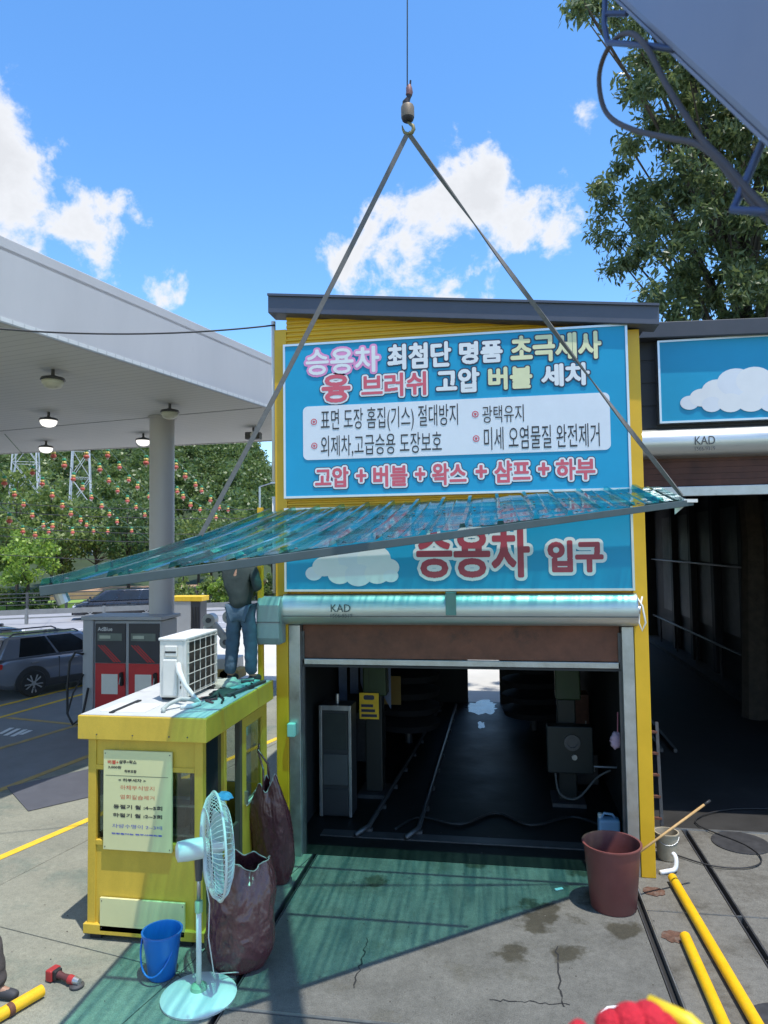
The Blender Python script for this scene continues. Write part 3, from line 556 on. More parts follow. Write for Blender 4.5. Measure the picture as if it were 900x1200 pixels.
def sag(a, b, s, n=14): return [Vector(a).lerp(Vector(b), k/n)-Vector((0, 0, s*4*(k/n)*(1-k/n))) for k in range(n+1)]
cab = M('cable_black', (.03, .03, .032), .6)
one(B().tube(sag(at(-120, 372, 8.6), (-3.0, 9.14, onY(320, 380, 9.1).z), .16, 24), .011, 6), 'overhead_cable', cab, 'black overhead cable crossing the canopy fascia to the yellow column', 'cable', smooth=True)

# ------------------------------------------------------------------ lanterns on strings
str_px = [[(14, 180), (45, 222), (76, 257), (104, 292), (138, 325), (155, 345)], [(105, 150), (136, 185), (167, 225), (199, 260), (227, 285), (257, 308), (277, 325), (298, 345)],
          [(170, 93), (205, 125), (236, 170), (265, 203), (291, 235), (324, 263), (350, 290), (374, 313), (420, 345)], [(276, 95), (317, 140), (347, 180), (376, 213), (407, 243), (435, 268), (463, 292)],
          [(345, 95), (380, 135), (413, 178), (441, 200), (475, 235)], [(468, 115), (500, 150), (532, 185), (565, 215), (584, 232), (610, 258), (640, 275), (690, 300)], [(530, 95), (562, 130), (593, 163), (624, 193), (645, 213), (674, 243), (700, 268), (729, 278)], [(30, 300), (72, 340), (112, 352), (168, 325), (231, 345), (345, 345)]]
lred = M('lantern_red', (.60, .13, .09), .6, var=.1); lgrn = M('lantern_green', (.05, .33, .16), .6); lyel = M('lantern_yellow', (.72, .55, .14), .6); lwht = M('lantern_cream', (.75, .62, .48), .6)
def make_lantern():
    L = T('paper_lantern', 'x', 'lantern', (0, 0, 0), 'lantern strings behind the petrol canopy')
    L.part(B().lathe([(.02, 0), (.085, -.03), (.10, -.08), (.085, -.13), (.04, -.15)], (0, 0, 0), 12), 'green_globe', lgrn, smooth=True)
    L.part(B().lathe([(.04, -.15), (.10, -.18), (.115, -.23), (.10, -.28), (.05, -.30)], (0, 0, 0), 12), 'cream_globe', lyel, smooth=True)
    L.part(B().lathe([(.05, -.30), (.125, -.335), (.145, -.40), (.125, -.46), (.05, -.49)], (0, 0, 0), 12), 'red_globe', lred, smooth=True)
    L.part(B().lathe([(.05, -.49), (.06, -.52), (.055, -.58), (.01, -.60)], (0, 0, 0), 10), 'tail', lwht, smooth=True)
    return L.o
proto = make_lantern(); first = True
ordn = ('first', 'second', 'third', 'fourth', 'fifth', 'sixth', 'seventh', 'eighth', 'ninth', 'tenth')
for si, sp in enumerate(str_px):
    n = len(sp); pts = []
    for k, (zx_, zy) in enumerate(sp):
        D = 23+13*k/max(1, n-1); p = at(zx_/2.727, 500+zy/2.727-9, D); pts.append(p)
        o = proto if first else copy_tree(proto); first = False
        o.location = p; o.scale = (.58+.10*rnd.random(),)*3; o.rotation_euler = (rnd.uniform(-.08, .08), rnd.uniform(-.08, .08), rnd.uniform(0, 6))
        o['label'] = 'hanging paper lantern, %s from the top on the %s string from the left' % (ordn[k], ordn[si])
    a = pts[0]+(pts[0]-pts[1])*2.2; a.z = min(a.z, 12.5); e = pts[-1]+(pts[-1]-pts[-2])*2.0; e.z = max(e.z, 2.6)
    one(B().tube([a]+pts+[e], .012, 5), 'lantern_string', M('string_green', (.10, .18, .12), .7), 'thin sagging string carrying the %s row of lanterns from the left' % ordn[si], 'string')
for k, zy in enumerate((240, 268, 318, 345, 405)):
    a = at(-80, 500+(zy-12)/2.727, 34); b = at(420, 500+(zy+14)/2.727, 36)
    one(B().tube(sag(a, b, .35, 16), .018, 5), 'power_cable', cab, '%s power cable from the top stretched across in front of the wooded hill' % ordn[k], 'cable', group='power cables along the road')

# ------------------------------------------------------------------ lattice pylons
def pylon(px, py_top, D, h, w, label):
    g = at(px, 640, D); t = T('lattice_pylon', label, 'pylon', (g.x, g.y, 6)); top = at(px, py_top, D).z; zb = top-h
    mt = M('pylon_white', (.56, .57, .58), .5, var=.05); ns = 7
    c = lambda k, i: Vector((g.x, g.y, zb+h*k/ns))+Matrix.Rotation(.5, 3, 'Z') @ Vector(((-1, 1, 1, -1)[i]*w*(1-.55*k/ns), (-1, -1, 1, 1)[i]*w*(1-.55*k/ns), 0))
    for i in range(4): t.part(B().tube([c(k, i) for k in range(ns+1)], .085, 5), 'leg', mt)
    for k in range(ns):
        b = B()
        for i in range(4):
            j = (i+1) % 4; b.tube([c(k, i), c(k+1, j)], .038, 4).tube([c(k, j), c(k+1, i)], .038, 4).tube([c(k+1, i), c(k+1, j)], .04, 4)
        t.part(b, 'bracing', mt)
pylon(29, 470, 86, 26, 2.2, 'white lattice pylon at the far left rising behind the canopy edge'); pylon(94, 495, 88, 24, 1.8, 'slim white lattice pylon standing right of the other one on the hill')

# ------------------------------------------------------------------ dispensers
dp = onZ(96, 852); grey = M('dispenser_grey', (.36, .37, .39), .5, var=.06); blk = M('dispenser_black', (.03, .032, .045), .35); dred = M('dispenser_red', (.50, .025, .03), .35, var=.06)
ds = T('fuel_dispenser', 'tall grey fuel dispenser with black and red front behind the kiosk', 'dispenser', dp)
x0, y0 = dp.x, dp.y
ds.part(B().box(x0, x0+.26, y0, y0+.9, 0, 2.42), 'side_column', grey, bevel=.02); ds.part(B().box(x0+.26, x0+1.9, y0+.06, y0+.84, .0, 2.40), 'cabinet', grey, bevel=.015)
ds.part(B().box(x0-.03, x0+1.95, y0-.03, y0+.93, 2.42, 2.50), 'top_cap', grey, bevel=.01)
ds.part(B().box(x0+.30, x0+1.04, y0+.03, y0+.062, 1.45, 2.34), 'upper_panel', blk, bevel=.006); ds.part(B().box(x0+1.12, x0+1.86, y0+.03, y0+.062, 1.45, 2.34), 'upper_panel', blk, bevel=.006)
for xa in (.30, 1.12):
    ds.part(B().box(x0+xa, x0+xa+.74, y0+.03, y0+.062, .15, 1.44), 'lower_panel', dred, bevel=.006)
    for q in range(3): ds.part(B().prism([(x0+xa+.06+q*.07, y0+.026, 1.85), (x0+xa+.09+q*.07, y0+.026, 1.85), (x0+xa+.5+q*.07, y0+.026, 1.47), (x0+xa+.46+q*.07, y0+.026, 1.47)], (0, .006, 0)), 'stripe', dred)
lettering(ds, 'AdBlue', (x0+.36, x0+.72, 2.17, 2.26), y0+.027, [(0, vin_white)])
ds.part(B().tube([(x0+.05, y0-.03, 1.65), (x0-.1, y0-.12, 1.7), (x0-.2, y0-.18, 1.5), (x0-.24, y0-.2, .9), (x0-.22, y0-.22, .35), (x0-.1, y0-.2, .1), (x0+.1, y0-.15, .25), (x0+.2, y0-.08, .9)], .028, 8), 'hose', black, smooth=True)
ds.part(B().tube([(x0+.05, y0-.03, 1.2), (x0-.1, y0-.2, .8), (x0-.2, y0-.25, .35), (x0-.05, y0-.25, .12), (x0+.15, y0-.2, .3)], .022, 8), 'hose', black, smooth=True)
for xa in (.36, 1.18):
    dsp = ds.part(B().box(x0+xa, x0+xa+.6, y0+.018, y0+.03, 1.95, 2.12), 'display', M('display_grey', (.16, .19, .17), .15), bevel=.004); ds.part(B().box(x0+xa+.05, x0+xa+.32, y0+.014, y0+.0175, 2.0, 2.07), 'digits', M('lcd_pale', (.42, .46, .38), .3), parent=dsp)
    ds.part(B().box(x0+xa+.1, x0+xa+.5, y0+.02, y0+.03, .75, 1.2), 'price_label', offwhite, bevel=.003); nz = ds.part(B().obox((x0+xa+.62, y0-.02, 1.1), (.06, .1, .3), Matrix.Rotation(.2, 3, 'X')), 'nozzle', black, bevel=.01); ds.part(B().tube([(x0+xa+.62, y0-.05, 1.2), (x0+xa+.62, y0-.12, 1.0)], .014, 6), 'spout', steel, parent=nz)
ds.part(B().box(x0-.06, x0+1.98, y0-.08, y0+.98, .0, .14), 'plinth', pale, bevel=.02)
p = onZ(222, 772); d2 = T('fuel_dispenser', 'grey and black fuel dispenser with yellow top beside the canopy column', 'dispenser', p)
d2.part(B().box(p.x-.75, p.x+.05, p.y, p.y+.6, 0, 2.1), 'cabinet', grey, bevel=.02); d2.part(B().box(p.x+.06, p.x+.42, p.y, p.y+.6, 0, 2.1), 'nozzle_bay', blk, bevel=.02); d2.part(B().box(p.x-.78, p.x+.5, p.y-.03, p.y+.63, 2.1, 2.28), 'top_sign', line_y, bevel=.02)
for k in range(3): d2.part(B().tube([(p.x+.12+k*.11, p.y-.02, 1.9), (p.x+.12+k*.11, p.y-.06, .4)], .02, 6), 'hose', black)

# ------------------------------------------------------------------ cars
tyre = M('tyre', (.02, .02, .021), .8); alloy = M('alloy', (.60, .61, .62), .3, .8); cglass = M('car_glass', (.012, .014, .017), .06, spec=.8); clad = M('car_cladding', (.03, .03, .032), .6)
def car(label, cat, paint_, L, W, H, belt, hood, cab0, wheels, wr, suv, loc, head):
    """cab0 = (x at rear belt, rear roof, front roof, front belt); local x forward, origin at the middle on the ground"""
    t = T('parked_car' if suv else 'passing_van', label, cat, (0, 0, 0)); h = L/2; w = W/2
    st = [(-h, .5, belt-.28, w*.86), (-h+.06, .36, belt-.1, w*.93), (-h+.3, .28, belt, w*.985), (-h+1.0, .24, belt, w), (0, .23, belt-.01, w), (cab0[3]-.2, .24, belt-.03, w), (cab0[3]+.25, .24, hood, w*.99), (h-.55, .25, hood-.05, w*.96), (h-.15, .28, hood-.16, w*.88), (h, .4, hood-.34, w*.74)]
    b = B(); rings = []
    for (x, zl, zt, hw) in st:
        m = zl+(zt-zl)*.55
        prof = [(0, zl), (hw*.85, zl), (hw*.97, zl+.1), (hw, m), (hw*.985, zt-.12), (hw*.94, zt-.03), (hw*.80, zt+.005), (0, zt+.03)]
        ring = prof+[(-y, z) for y, z in prof[-2:0:-1]]; rings += [(x, y, z) for y, z in ring]
    n = 14
    b.add(rings, [(i*n+k, i*n+(k+1) % n, (i+1)*n+(k+1) % n, (i+1)*n+k) for i in range(len(st)-1) for k in range(n)]+[tuple(range(n-1, -1, -1)), tuple(range((len(st)-1)*n, len(st)*n))])
    body = t.part(b, 'body', paint_, smooth=38)
    wb, wt = w*.90, w*.74; rb, rr_, fr, fb = cab0; zr = H-.03
    cb = [(rb, -wb, belt-.02), (rb, wb, belt-.02), (fb, wb, belt-.04), (fb, -wb, belt-.04), (rr_, -wt, zr), (rr_, wt, zr), (fr, wt, zr-.03), (fr, -wt, zr-.03)]
    t.part(B().add(cb, [(3, 2, 1, 0), (4, 5, 6, 7), (0, 1, 5, 4), (1, 2, 6, 5), (2, 3, 7, 6), (3, 0, 4, 7)]), 'cabin', paint_, bevel=.07, smooth=50)
    def side(x, f, sgn): z = belt+.03+(zr-.09-belt)*f; yy = wb+(wt-wb)*((z-belt)/(zr-belt)); return Vector((x, sgn*(yy+.008), z))
    xb = lambda f: rb+(rr_-rb)*f; xf = lambda f: fb+(fr-fb)*f
    mid = [.16, .50, .86] if suv else [.04, .34, .66, .93]
    for sgn in (-1, 1):
        for a, c in zip(mid, mid[1:]):
            P = []
            for fr_, f in ((a+.012, 0), (c-.012, 0), (c-.012, 1), (a+.012, 1)): P.append(side(xb(f)+(xf(f)-xb(f))*fr_, f, sgn))
            o = t.part(B().prism(P, (0, -sgn*.01, 0)), 'window', cglass)
        for a, c in zip(mid[:-1], mid[1:]):
            xm = rb+(fb-rb)*(a+.1); t.part(B().box(xm, xm+.2, min(sgn*(w-.01), sgn*(w+.025)), max(sgn*(w-.01), sgn*(w+.025)), belt-.16, belt-.125), 'door_handle', paint_, bevel=.008)
            xl_ = rb+(fb-rb)*c; t.part(B().box(xl_-.006, xl_+.006, min(sgn*w*.9, sgn*(w+.0015)), max(sgn*w*.9, sgn*(w+.0015)), .42, belt-.06), 'door_gap', black)
        t.part(B().box(-h+.5, h-.5, min(sgn*(w-.05), sgn*(w+.012)), max(sgn*(w-.05), sgn*(w+.012)), .24, .44), 'sill_cladding', clad, bevel=.02)
        t.part(B().obox((fb-.05, sgn*(w+.1), belt+.08), (.12, .2, .14), Matrix.Identity(3)), 'mirror', paint_, bevel=.03)
        if suv: t.part(B().tube([(rr_+.1, sgn*wt*.92, zr-.01), (rr_+.2, sgn*wt*.92, zr+.06), (fr-.2, sgn*wt*.92, zr+.05), (fr-.05, sgn*wt*.92, zr-.02)], .022, 6), 'roof_rail', steel_dark)
        t.part(B().box(-h-.01, -h+.2, min(sgn*w*.62, sgn*w*.95), max(sgn*w*.62, sgn*w*.95), belt-.24, belt-.1), 'tail_light', M('tail_red', (.5, .02, .02), .2), bevel=.02)
        t.part(B().box(h-.3, h-.04, min(sgn*w*.5, sgn*w*.86), max(sgn*w*.5, sgn*w*.86), hood-.32, hood-.2), 'headlight', M('headlamp', (.75, .77, .8), .1), bevel=.02)
        for x in wheels:
            c = (x, sgn*(w-.1), wr); rot = Matrix.Rotation(R(90), 3, 'X')
            arch = [(x+(wr+.12)*math.cos(R(a)), sgn*(w+.013), wr+(wr+.12)*math.sin(R(a))) for a in range(-15, 196, 15)]
            t.part(B().prism(arch, (0, -sgn*.06, 0)), 'wheel_arch', clad)
            wo_ = t.part(B().lathe([(wr*.66, -.115), (wr*.92, -.12), (wr, -.09), (wr, .09), (wr*.92, .12), (wr*.66, .115)], (x, sgn*(w-.075), wr), 28, rot), 'wheel', tyre, smooth=40)
            t.part(B().lathe([(wr*.66, -.02), (wr*.66, .02)], (x, sgn*(w-.0), wr), 24, rot), 'wheel_well', black, parent=wo_)
            rim = B(); rim.lathe([(.07, -.01), (.06, .02)], (x, sgn*(w+.035), wr), 16, rot)
            for q in range(5):
                a = R(72*q+18); dd = Vector((math.cos(a), 0, math.sin(a))); ee = Vector((-math.sin(a), 0, math.cos(a))); c_ = Vector((x, sgn*(w+.03), wr))
                for sg in (-1, 1): rim.prism([c_+dd*.04+ee*sg*.015, c_+dd*wr*.63+ee*sg*.075, c_+dd*wr*.63+ee*sg*.115, c_+dd*.05+ee*sg*.045], (0, sgn*.02, 0))
            t.part(rim, 'rim', alloy, parent=wo_)
    e = lambda p0, p1, p2, p3, off: B().prism([Vector(p) + Vector((off, 0, 0)) for p in (p0, p1, p2, p3)], (-off*.5, 0, 0))
    def slope(xa, xc, f): return xa+(xc-xa)*f
    for nm, xa, xc, off in (('rear_window', rb, rr_, -.012), ('windscreen', fb, fr, .012)):
        P = [(slope(xa, xc, f)+off, s_*(wb+(wt-wb)*f-.09), belt+(zr-belt)*f) for f, s_ in ((.1, -1), (.1, 1), (.88, 1), (.88, -1))]
        t.part(B().prism(P, (off*.6, 0, 0)), nm, cglass)
    t.part(B().box(-h-.03, -h+.25, -w*.8, w*.8, .3, .52), 'rear_bumper', clad, bevel=.04); t.part(B().box(h-.3, h+.02, -w*.7, w*.7, .3, .5), 'front_bumper', clad, bevel=.04)
    t.part(B().box(h-.2, h-.01, -w*.45, w*.45, .52, .72), 'grille', black, bevel=.02); t.part(B().box(-h-.012, -h+.02, -.26, .26, .62, .75), 'number_plate', offwhite)
    t.o.location = loc; t.o.rotation_euler = (0, 0, head); return t
silver = M('silver_blue_paint', (.23, .25, .305), .22, .45, var=.015, scale=.6, coat=.6); dkpaint = M('dark_blue_grey_paint', (.035, .04, .055), .25, .4, var=.05, coat=.8)
hd = R(62); wc = Vector((math.cos(hd), math.sin(hd), 0)); rw = onZ(37, 816)
sc0 = rw+wc*1.36+Vector((-math.sin(hd), math.cos(hd), 0))*.86
car('silver blue sport utility car with roof rails parked under the canopy', 'car', silver, 4.7, 1.89, 1.70, 1.08, 1.06, (-2.28, -1.98, .15, 1.05), (-1.36, 1.34), .365, True, (sc0.x, sc0.y, 0), hd)
vp = RP(-5.2, 1.7); va = math.atan2(rd.y, rd.x)+math.pi
car('dark minivan driving along the road behind the guardrail', 'van', dkpaint, 5.15, 2.0, 1.75, 1.08, 1.05, (-2.5, -2.3, .75, 1.75), (-1.5, 1.58), .35, False, (vp.x, vp.y, 0), va)
q = onZ(-10, 765); car('dark parked car partly hidden at the far left edge behind the silver car', 'car', dkpaint, 4.6, 1.85, 1.5, .95, .9, (-2.1, -1.5, .2, 1.1), (-1.36, 1.34), .33, True, (q.x-1.4, q.y, 0), R(70))

# ------------------------------------------------------------------ roadside rails
def guard(b0, a0, a1, step, h, label, beams, mat):
    t = T('guardrail', label, 'railing', RP(0, b0)); k = a0
    while k <= a1: p = RP(k, b0); t.part(B().box(p.x-.07, p.x+.07, p.y-.07, p.y+.07, 0, h), 'post', mat); k += step
    for z, hh in beams:
        p, q = RP(a0, b0), RP(a1, b0); n = rn_*.04
        t.part(B().prism([p-n+Vector((0, 0, z)), p+n+Vector((0, 0, z)), q+n+Vector((0, 0, z)), q-n+Vector((0, 0, z))], (0, 0, hh)), 'rail', mat)
rail1 = M('rail_grey', (.30, .30, .29), .5, .5); rail2 = M('rail_dark', (.10, .10, .10), .5, .4)
guard(0, -34, 30, 4.0, .85, 'grey steel guardrail in the middle of the road', ((.52, .28), (.30, .07)), rail1)
guard(9.6, -40, 40, 2.4, 1.25, 'dark barred railing on the far side of the road', ((1.15, .07), (.9, .05), (.65, .05), (.4, .05)), rail2)
lp = onZ(305, 712); lamp = T('street_lamp', 'slim grey street lamp behind the lantern strings beside the yellow column', 'street lamp', lp); lz = at(306, 570, (lp-CAM).dot(fw)).z
lamp.part(B().tube([(lp.x, lp.y, 0), (lp.x, lp.y, lz)], .07, 8), 'pole', steel); lamp.part(B().tube([(lp.x, lp.y, lz), (lp.x+.9, lp.y, lz+.25)], .045, 6), 'arm', steel); lamp.part(B().box(lp.x+.8, lp.x+1.4, lp.y-.12, lp.y+.12, lz+.18, lz+.3), 'lamp_head', steel, bevel=.03)
# parked utility machine and pale vehicle bonnet behind the air conditioner
p = onZ(262, 800); ma = T('grey_loader_arm', 'pale grey folded machine arm with round joints behind the air conditioner', 'machine', (p.x, p.y, 0)); mg = M('machine_grey', (.52, .51, .48), .5, .2, dirt=((.3, .29, .26), .3, 3))
rx = Matrix.Rotation(R(90), 3, 'X')
ma.part(B().box(p.x-.9, p.x+.3, p.y, p.y+.9, .12, .7), 'chassis', mg, bevel=.03)
for nm, c0, c1, r_ in (('arm', (p.x-.9, p.y+.2, .6), (p.x-.5, p.y+.2, 1.85), .14), ('arm', (p.x-.5, p.y+.2, 1.85), (p.x+.05, p.y+.2, 1.2), .12), ('arm', (p.x+.05, p.y+.2, 1.2), (p.x+.15, p.y+.2, 1.95), .1)):
    ma.part(B().tube([c0, c1], r_, 10), nm, mg, smooth=40)
for c in ((p.x-.5, p.y+.35, 1.85), (p.x+.15, p.y+.33, 1.95), (p.x+.05, p.y+.33, 1.2)): 
    o = ma.part(B().lathe([(.2, 0), (.2, .3)], c, 20, rx), 'joint', mg, smooth=40); ma.part(B().lathe([(.08, .3), (.08, .34)], c, 14, rx), 'pin', steel_dark, parent=o)
ma.part(B().box(p.x-.3, p.x+.5, p.y-.1, p.y+.6, .12, .4), 'foot', line_o, bevel=.03)
for xw in (-.7, .1): ma.part(B().lathe([(.2, -.1), (.2, .1)], (p.x+xw, p.y+.0, .2), 18, rx), 'wheel', tyre)

# ------------------------------------------------------------------ hill and trees
def frame(s_, D): a = Vector((fw.x, fw.y, 0)).normalized(); b = Vector((a.y, -a.x, 0)); return a*D+b*s_
def hz(s_, D):
    sl = s_/max(D, 1); k = min(1, max(0, (D-62)/120)); k = k*k*(3-2*k)
    t1 = min(1, max(0, (-.135-sl)/.055)); H = 9+t1*20+14*max(0, -.3-sl)
    return k*H+.5*mnoise.noise(Vector((s_*.05, D*.05, 0)))
hb = B(); nx, ny = 50, 30; gv = []
for j in range(ny):
    D = 53+j*7
    for i in range(nx): s_ = D*(-1.1+1.5*i/(nx-1)); p = frame(s_, D); gv.append((p.x, p.y, hz(s_, D)-.05))
hb.add(gv, [(j*nx+i, j*nx+i+1, (j+1)*nx+i+1, (j+1)*nx+i) for j in range(ny-1) for i in range(nx-1)])
struct(hb, 'hill', M('hill_undergrowth', (.03, .05, .015), .9, var=.5, scale=.15), smooth=True)
def leaves(centers, radii, per, size, rng, elong=1.6, shell=.55, droop=0.0):
    """leaf faces gathered round many clump centres; returns verts, quads"""
    C_ = np.asarray(centers, float); Rr = np.asarray(radii, float); n = len(C_)*per
    idx = np.repeat(np.arange(len(C_)), per); d = rng.normal(size=(n, 3)); d /= np.linalg.norm(d, axis=1)[:, None]
    rad = shell+(1-shell)*rng.random(n); pos = C_[idx]+d*(rad*Rr[idx])[:, None]*np.array([1, 1, .8])
    ax = rng.normal(size=(n, 3))+d*.8; ax[:, 2] -= droop; ax /= np.linalg.norm(ax, axis=1)[:, None]
    nn = rng.normal(size=(n, 3))+np.array([0, 0, .9]); s_ = np.cross(ax, nn); s_ /= np.linalg.norm(s_, axis=1)[:, None]+1e-9
    L = (size*(.7+.6*rng.random(n)))[:, None]; w = L/elong/2
    v = np.stack([pos-ax*L/2, pos+s_*w-ax*L*.05, pos+ax*L/2, pos-s_*w-ax*L*.05], 1)
    return v.reshape(-1, 3), np.arange(n*4).reshape(-1, 4)
rng = np.random.default_rng(3)
lf_hill = leafmat('leaves_hill', (.11, .165, .05)); lf_mid = leafmat('leaves_mid', (.155, .215, .06)); lf_light = leafmat('leaves_light', (.22, .33, .055)); lf_dark = leafmat('leaves_dark', (.075, .125, .038)); lf_near = leafmat('leaves_near', (.115, .155, .062), .38)
bark = M('bark', (.07, .055, .04), .9, var=.3, scale=6)
cs, rs = [], []
for k in range(560):
    D = 84+112*(k/560)**.8; s_ = D*rng.uniform(-.64, -.02); p = frame(s_, D); z = hz(s_, D); R0 = rng.uniform(1.9, 3.3)
    for q in range(9):
        d = rng.normal(size=3); d /= np.linalg.norm(d); cs.append((p.x+d[0]*R0*.75, p.y+d[1]*R0*.75, z+R0*.9+d[2]*R0*.6+.6)); rs.append(R0*rng.uniform(.38, .6))
v, qd = leaves(cs, rs, 46, .62, rng); me = npmesh('wooded_hillside', v, qd, lf_hill)
wh_ = link(bpy.data.objects.new('wooded_hillside', me)); tag(wh_, 'dense green wood covering the hillside behind the lantern strings', 'wood', None, 'stuff')
def tree(name, label, base, h, rad, mat, nclump, per, lsize, trunk_r, group=None, flatten=.8, low=.25):
    t = T(name, label, 'tree' if 'tree' in name else 'shrub', base, group); bx = Vector(base); c, r_ = [], []; br = B(); th = h*low
    br.tube([bx, bx+Vector((rad*.04, 0, th)), bx+Vector((-rad*.05, rad*.03, h*.6)), bx+Vector((0, 0, h*.85))], [trunk_r, trunk_r*.8, trunk_r*.5, trunk_r*.15], 8)
    for k in range(nclump):
        d = rng.normal(size=3); d /= np.linalg.norm(d); f = rng.random()**.45
        p = bx+Vector((d[0]*rad*f, d[1]*rad*f, th+(h-th)*.5+d[2]*(h-th)*.45*f)); c.append(tuple(p)); r_.append(rad*rng.uniform(.2, .36))
        if k % 3 == 0: m_ = bx+Vector((0, 0, th+(p.z-bx.z-th)*.35)); br.tube([m_, m_.lerp(p, .5)+Vector((0, 0, -.05*rad)), p], [trunk_r*.35, trunk_r*.22, trunk_r*.06], 5)
    v, qd = leaves(np.array(c)-np.array(bx), r_, per, lsize, rng); me = npmesh('crown', v, qd, mat); o = link(bpy.data.objects.new('crown', me)); o.parent = t.o
    t.part(br, 'trunk', bark); return t
def gpt(px, D): d = ray(px, 641); k = D/1.0; return Vector((CAM.x+d.x*k, CAM.y+d.y*k, 0))
spec = [(32, 50, 5.6, 2.3, lf_light, 'bright yellow green young tree beside the road at the far left', 90, .26), (-6, 53, 7.5, 2.6, lf_mid, 'mid green tree cut by the left edge of the picture', 60, .34), (72, 58, 7.6, 2.9, lf_mid, 'leafy green roadside tree right of the bright young tree', 60, .36),
        (112, 60, 8.6, 3.0, lf_mid, 'rounded green tree behind the minivan', 60, .36), (150, 58, 8.6, 2.8, lf_dark, 'dark green tree just left of the canopy column', 60, .34), (215, 56, 6.0, 2.4, lf_dark, 'low dark tree just right of the canopy column', 60, .32),
        (246, 58, 7.4, 2.8, lf_mid, 'full green tree left of the raised worker', 60, .34), (285, 55, 7.2, 2.6, lf_dark, 'dark tree directly behind the worker', 60, .32), (318, 60, 8.6, 2.8, lf_dark, 'tall dark tree meeting the yellow column', 60, .36), (20, 64, 12.0, 3.4, lf_mid, 'tall tree with a wide crown above the bright young tree', 60, .4),
        (60, 68, 11.8, 3.4, lf_mid, 'tall light crowned tree below the pylons', 60, .42), (268, 67, 8.6, 3.2, lf_mid, 'pale crowned tree standing behind the end of the lantern strings', 60, .42), (232, 70, 8.2, 3.2, lf_hill, 'wide tree filling the gap right of the column', 60, .42), (130, 68, 11, 3.4, lf_hill, 'tall tree left of the column under the lanterns', 60, .42)]
for k, (px, D, h, rad, m, lab, per, ls) in enumerate(spec):
    g = gpt(px, D); s_ = (px-450)/FPX*D; tree('roadside_tree', lab, (g.x, g.y, max(0, hz(s_, D))-.1), h, rad, m, 34, per, ls, .16, 'trees along the far side of the road')
for k, (px, h, m) in enumerate(((8, 1.6, lf_mid), (48, 1.5, lf_dark), (200, 2.4, lf_mid), (232, 2.8, lf_mid), (256, 2.2, lf_light), (276, 2.6, lf_mid), (300, 2.4, lf_dark), (320, 2.6, lf_mid))):
    g = gpt(px, 50.5); w_ = ('at the far left edge', 'below the bright young tree', 'right of the canopy column', 'behind the second dispenser', 'pale one left of the worker', 'just left of the worker', 'right of the worker', 'touching the yellow column')[k]
    tree('roadside_shrub', 'rounded green shrub behind the road railing, %s' % w_, (g.x, g.y, -.1), h, 1.5, m, 16, 60, .24, .05, 'shrubs behind the road railing', low=.05)
g = gpt(105, 54); gl = struct(B().box(g.x-9, g.x+6, g.y-3, g.y+4, -.13, .25, rz=.35), 'grass_bank', M('bright_grass', (.20, .32, .06), .9, var=.25, scale=1.5))
g = gpt(138, 58); struct(B().box(g.x-5, g.x+6, g.y-2, g.y+4, -.13, .9, rz=.35), 'earth_bank', M('red_earth', (.42, .26, .16), .9, var=.2, scale=.8))

# the big tree behind the bays (long drooping leaves)
tb_ = Vector((5.6, 17.6, 0)); 
bt = T('broadleaf_tree', 'large dark tree with long drooping leaves behind the truck bay', 'tree', tb_)
def left_edge(y):
    pts = [(-60, 640), (0, 655), (35, 668), (50, 735), (70, 722), (105, 715), (150, 742), (185, 700), (235, 682), (300, 690), (335, 705), (350, 740), (370, 725), (410, 740)]
    for (a, xa), (b, xb_) in zip(pts, pts[1:]):
        if a <= y <= b: return xa+(xb_-xa)*(y-a)/(b-a)
    return 740
c, r_ = [], []; br = B(); k = 0
while k < 470:
    py = rng.uniform(-60, 415); px = rng.uniform(640, 990)
    le = left_edge(py)+12
    if px < le or (px-le < 60 and rng.random() < .35) or (35 < py < 62 and px < 770): continue
    D = rng.uniform(13.6, 18.0); p = at(px, py, D)
    if p.z < 6.9: continue
    c.append(tuple(p)); r_.append(rng.uniform(.26, .52)); k += 1
    if k % 9 == 0:
        m_ = tb_+Vector((0, 0, max(4.0, min(11, p.z*.62)))); mid_ = m_.lerp(p, .55)+Vector((0, 0, .35)); br.tube([m_, m_.lerp(mid_, .5)+Vector((0, 0, .2)), mid_, p], [.085, .06, .035, .012], 5)
br.tube([tb_, tb_+Vector((.1, 0, 4)), tb_+Vector((-.1, .2, 8)), tb_+Vector((.2, 0, 12)), tb_+Vector((0, 0, 15))], [.32, .27, .2, .12, .05], 10)
v, qd = leaves(np.array(c)-np.array(tb_), r_, 150, .175, rng, elong=3.1, shell=.15, droop=.9); me = npmesh('crown', v, qd, lf_near); o = link(bpy.data.objects.new('crown', me)); o.parent = bt.o
bt.part(br, 'trunk', bark)
def smooth_path(P, n=4):
    out = []
    for i in range(len(P)-1):
        p0, p1, p2, p3 = P[max(i-1, 0)], P[i], P[i+1], P[min(i+2, len(P)-1)]
        for k in range(n): t_ = k/n; out.append(.5*((2*p1)+(p2-p0)*t_+(2*p0-5*p1+4*p2-p3)*t_*t_+(3*p1-p0-3*p2+p3)*t_**3))
    return out+[P[-1]]
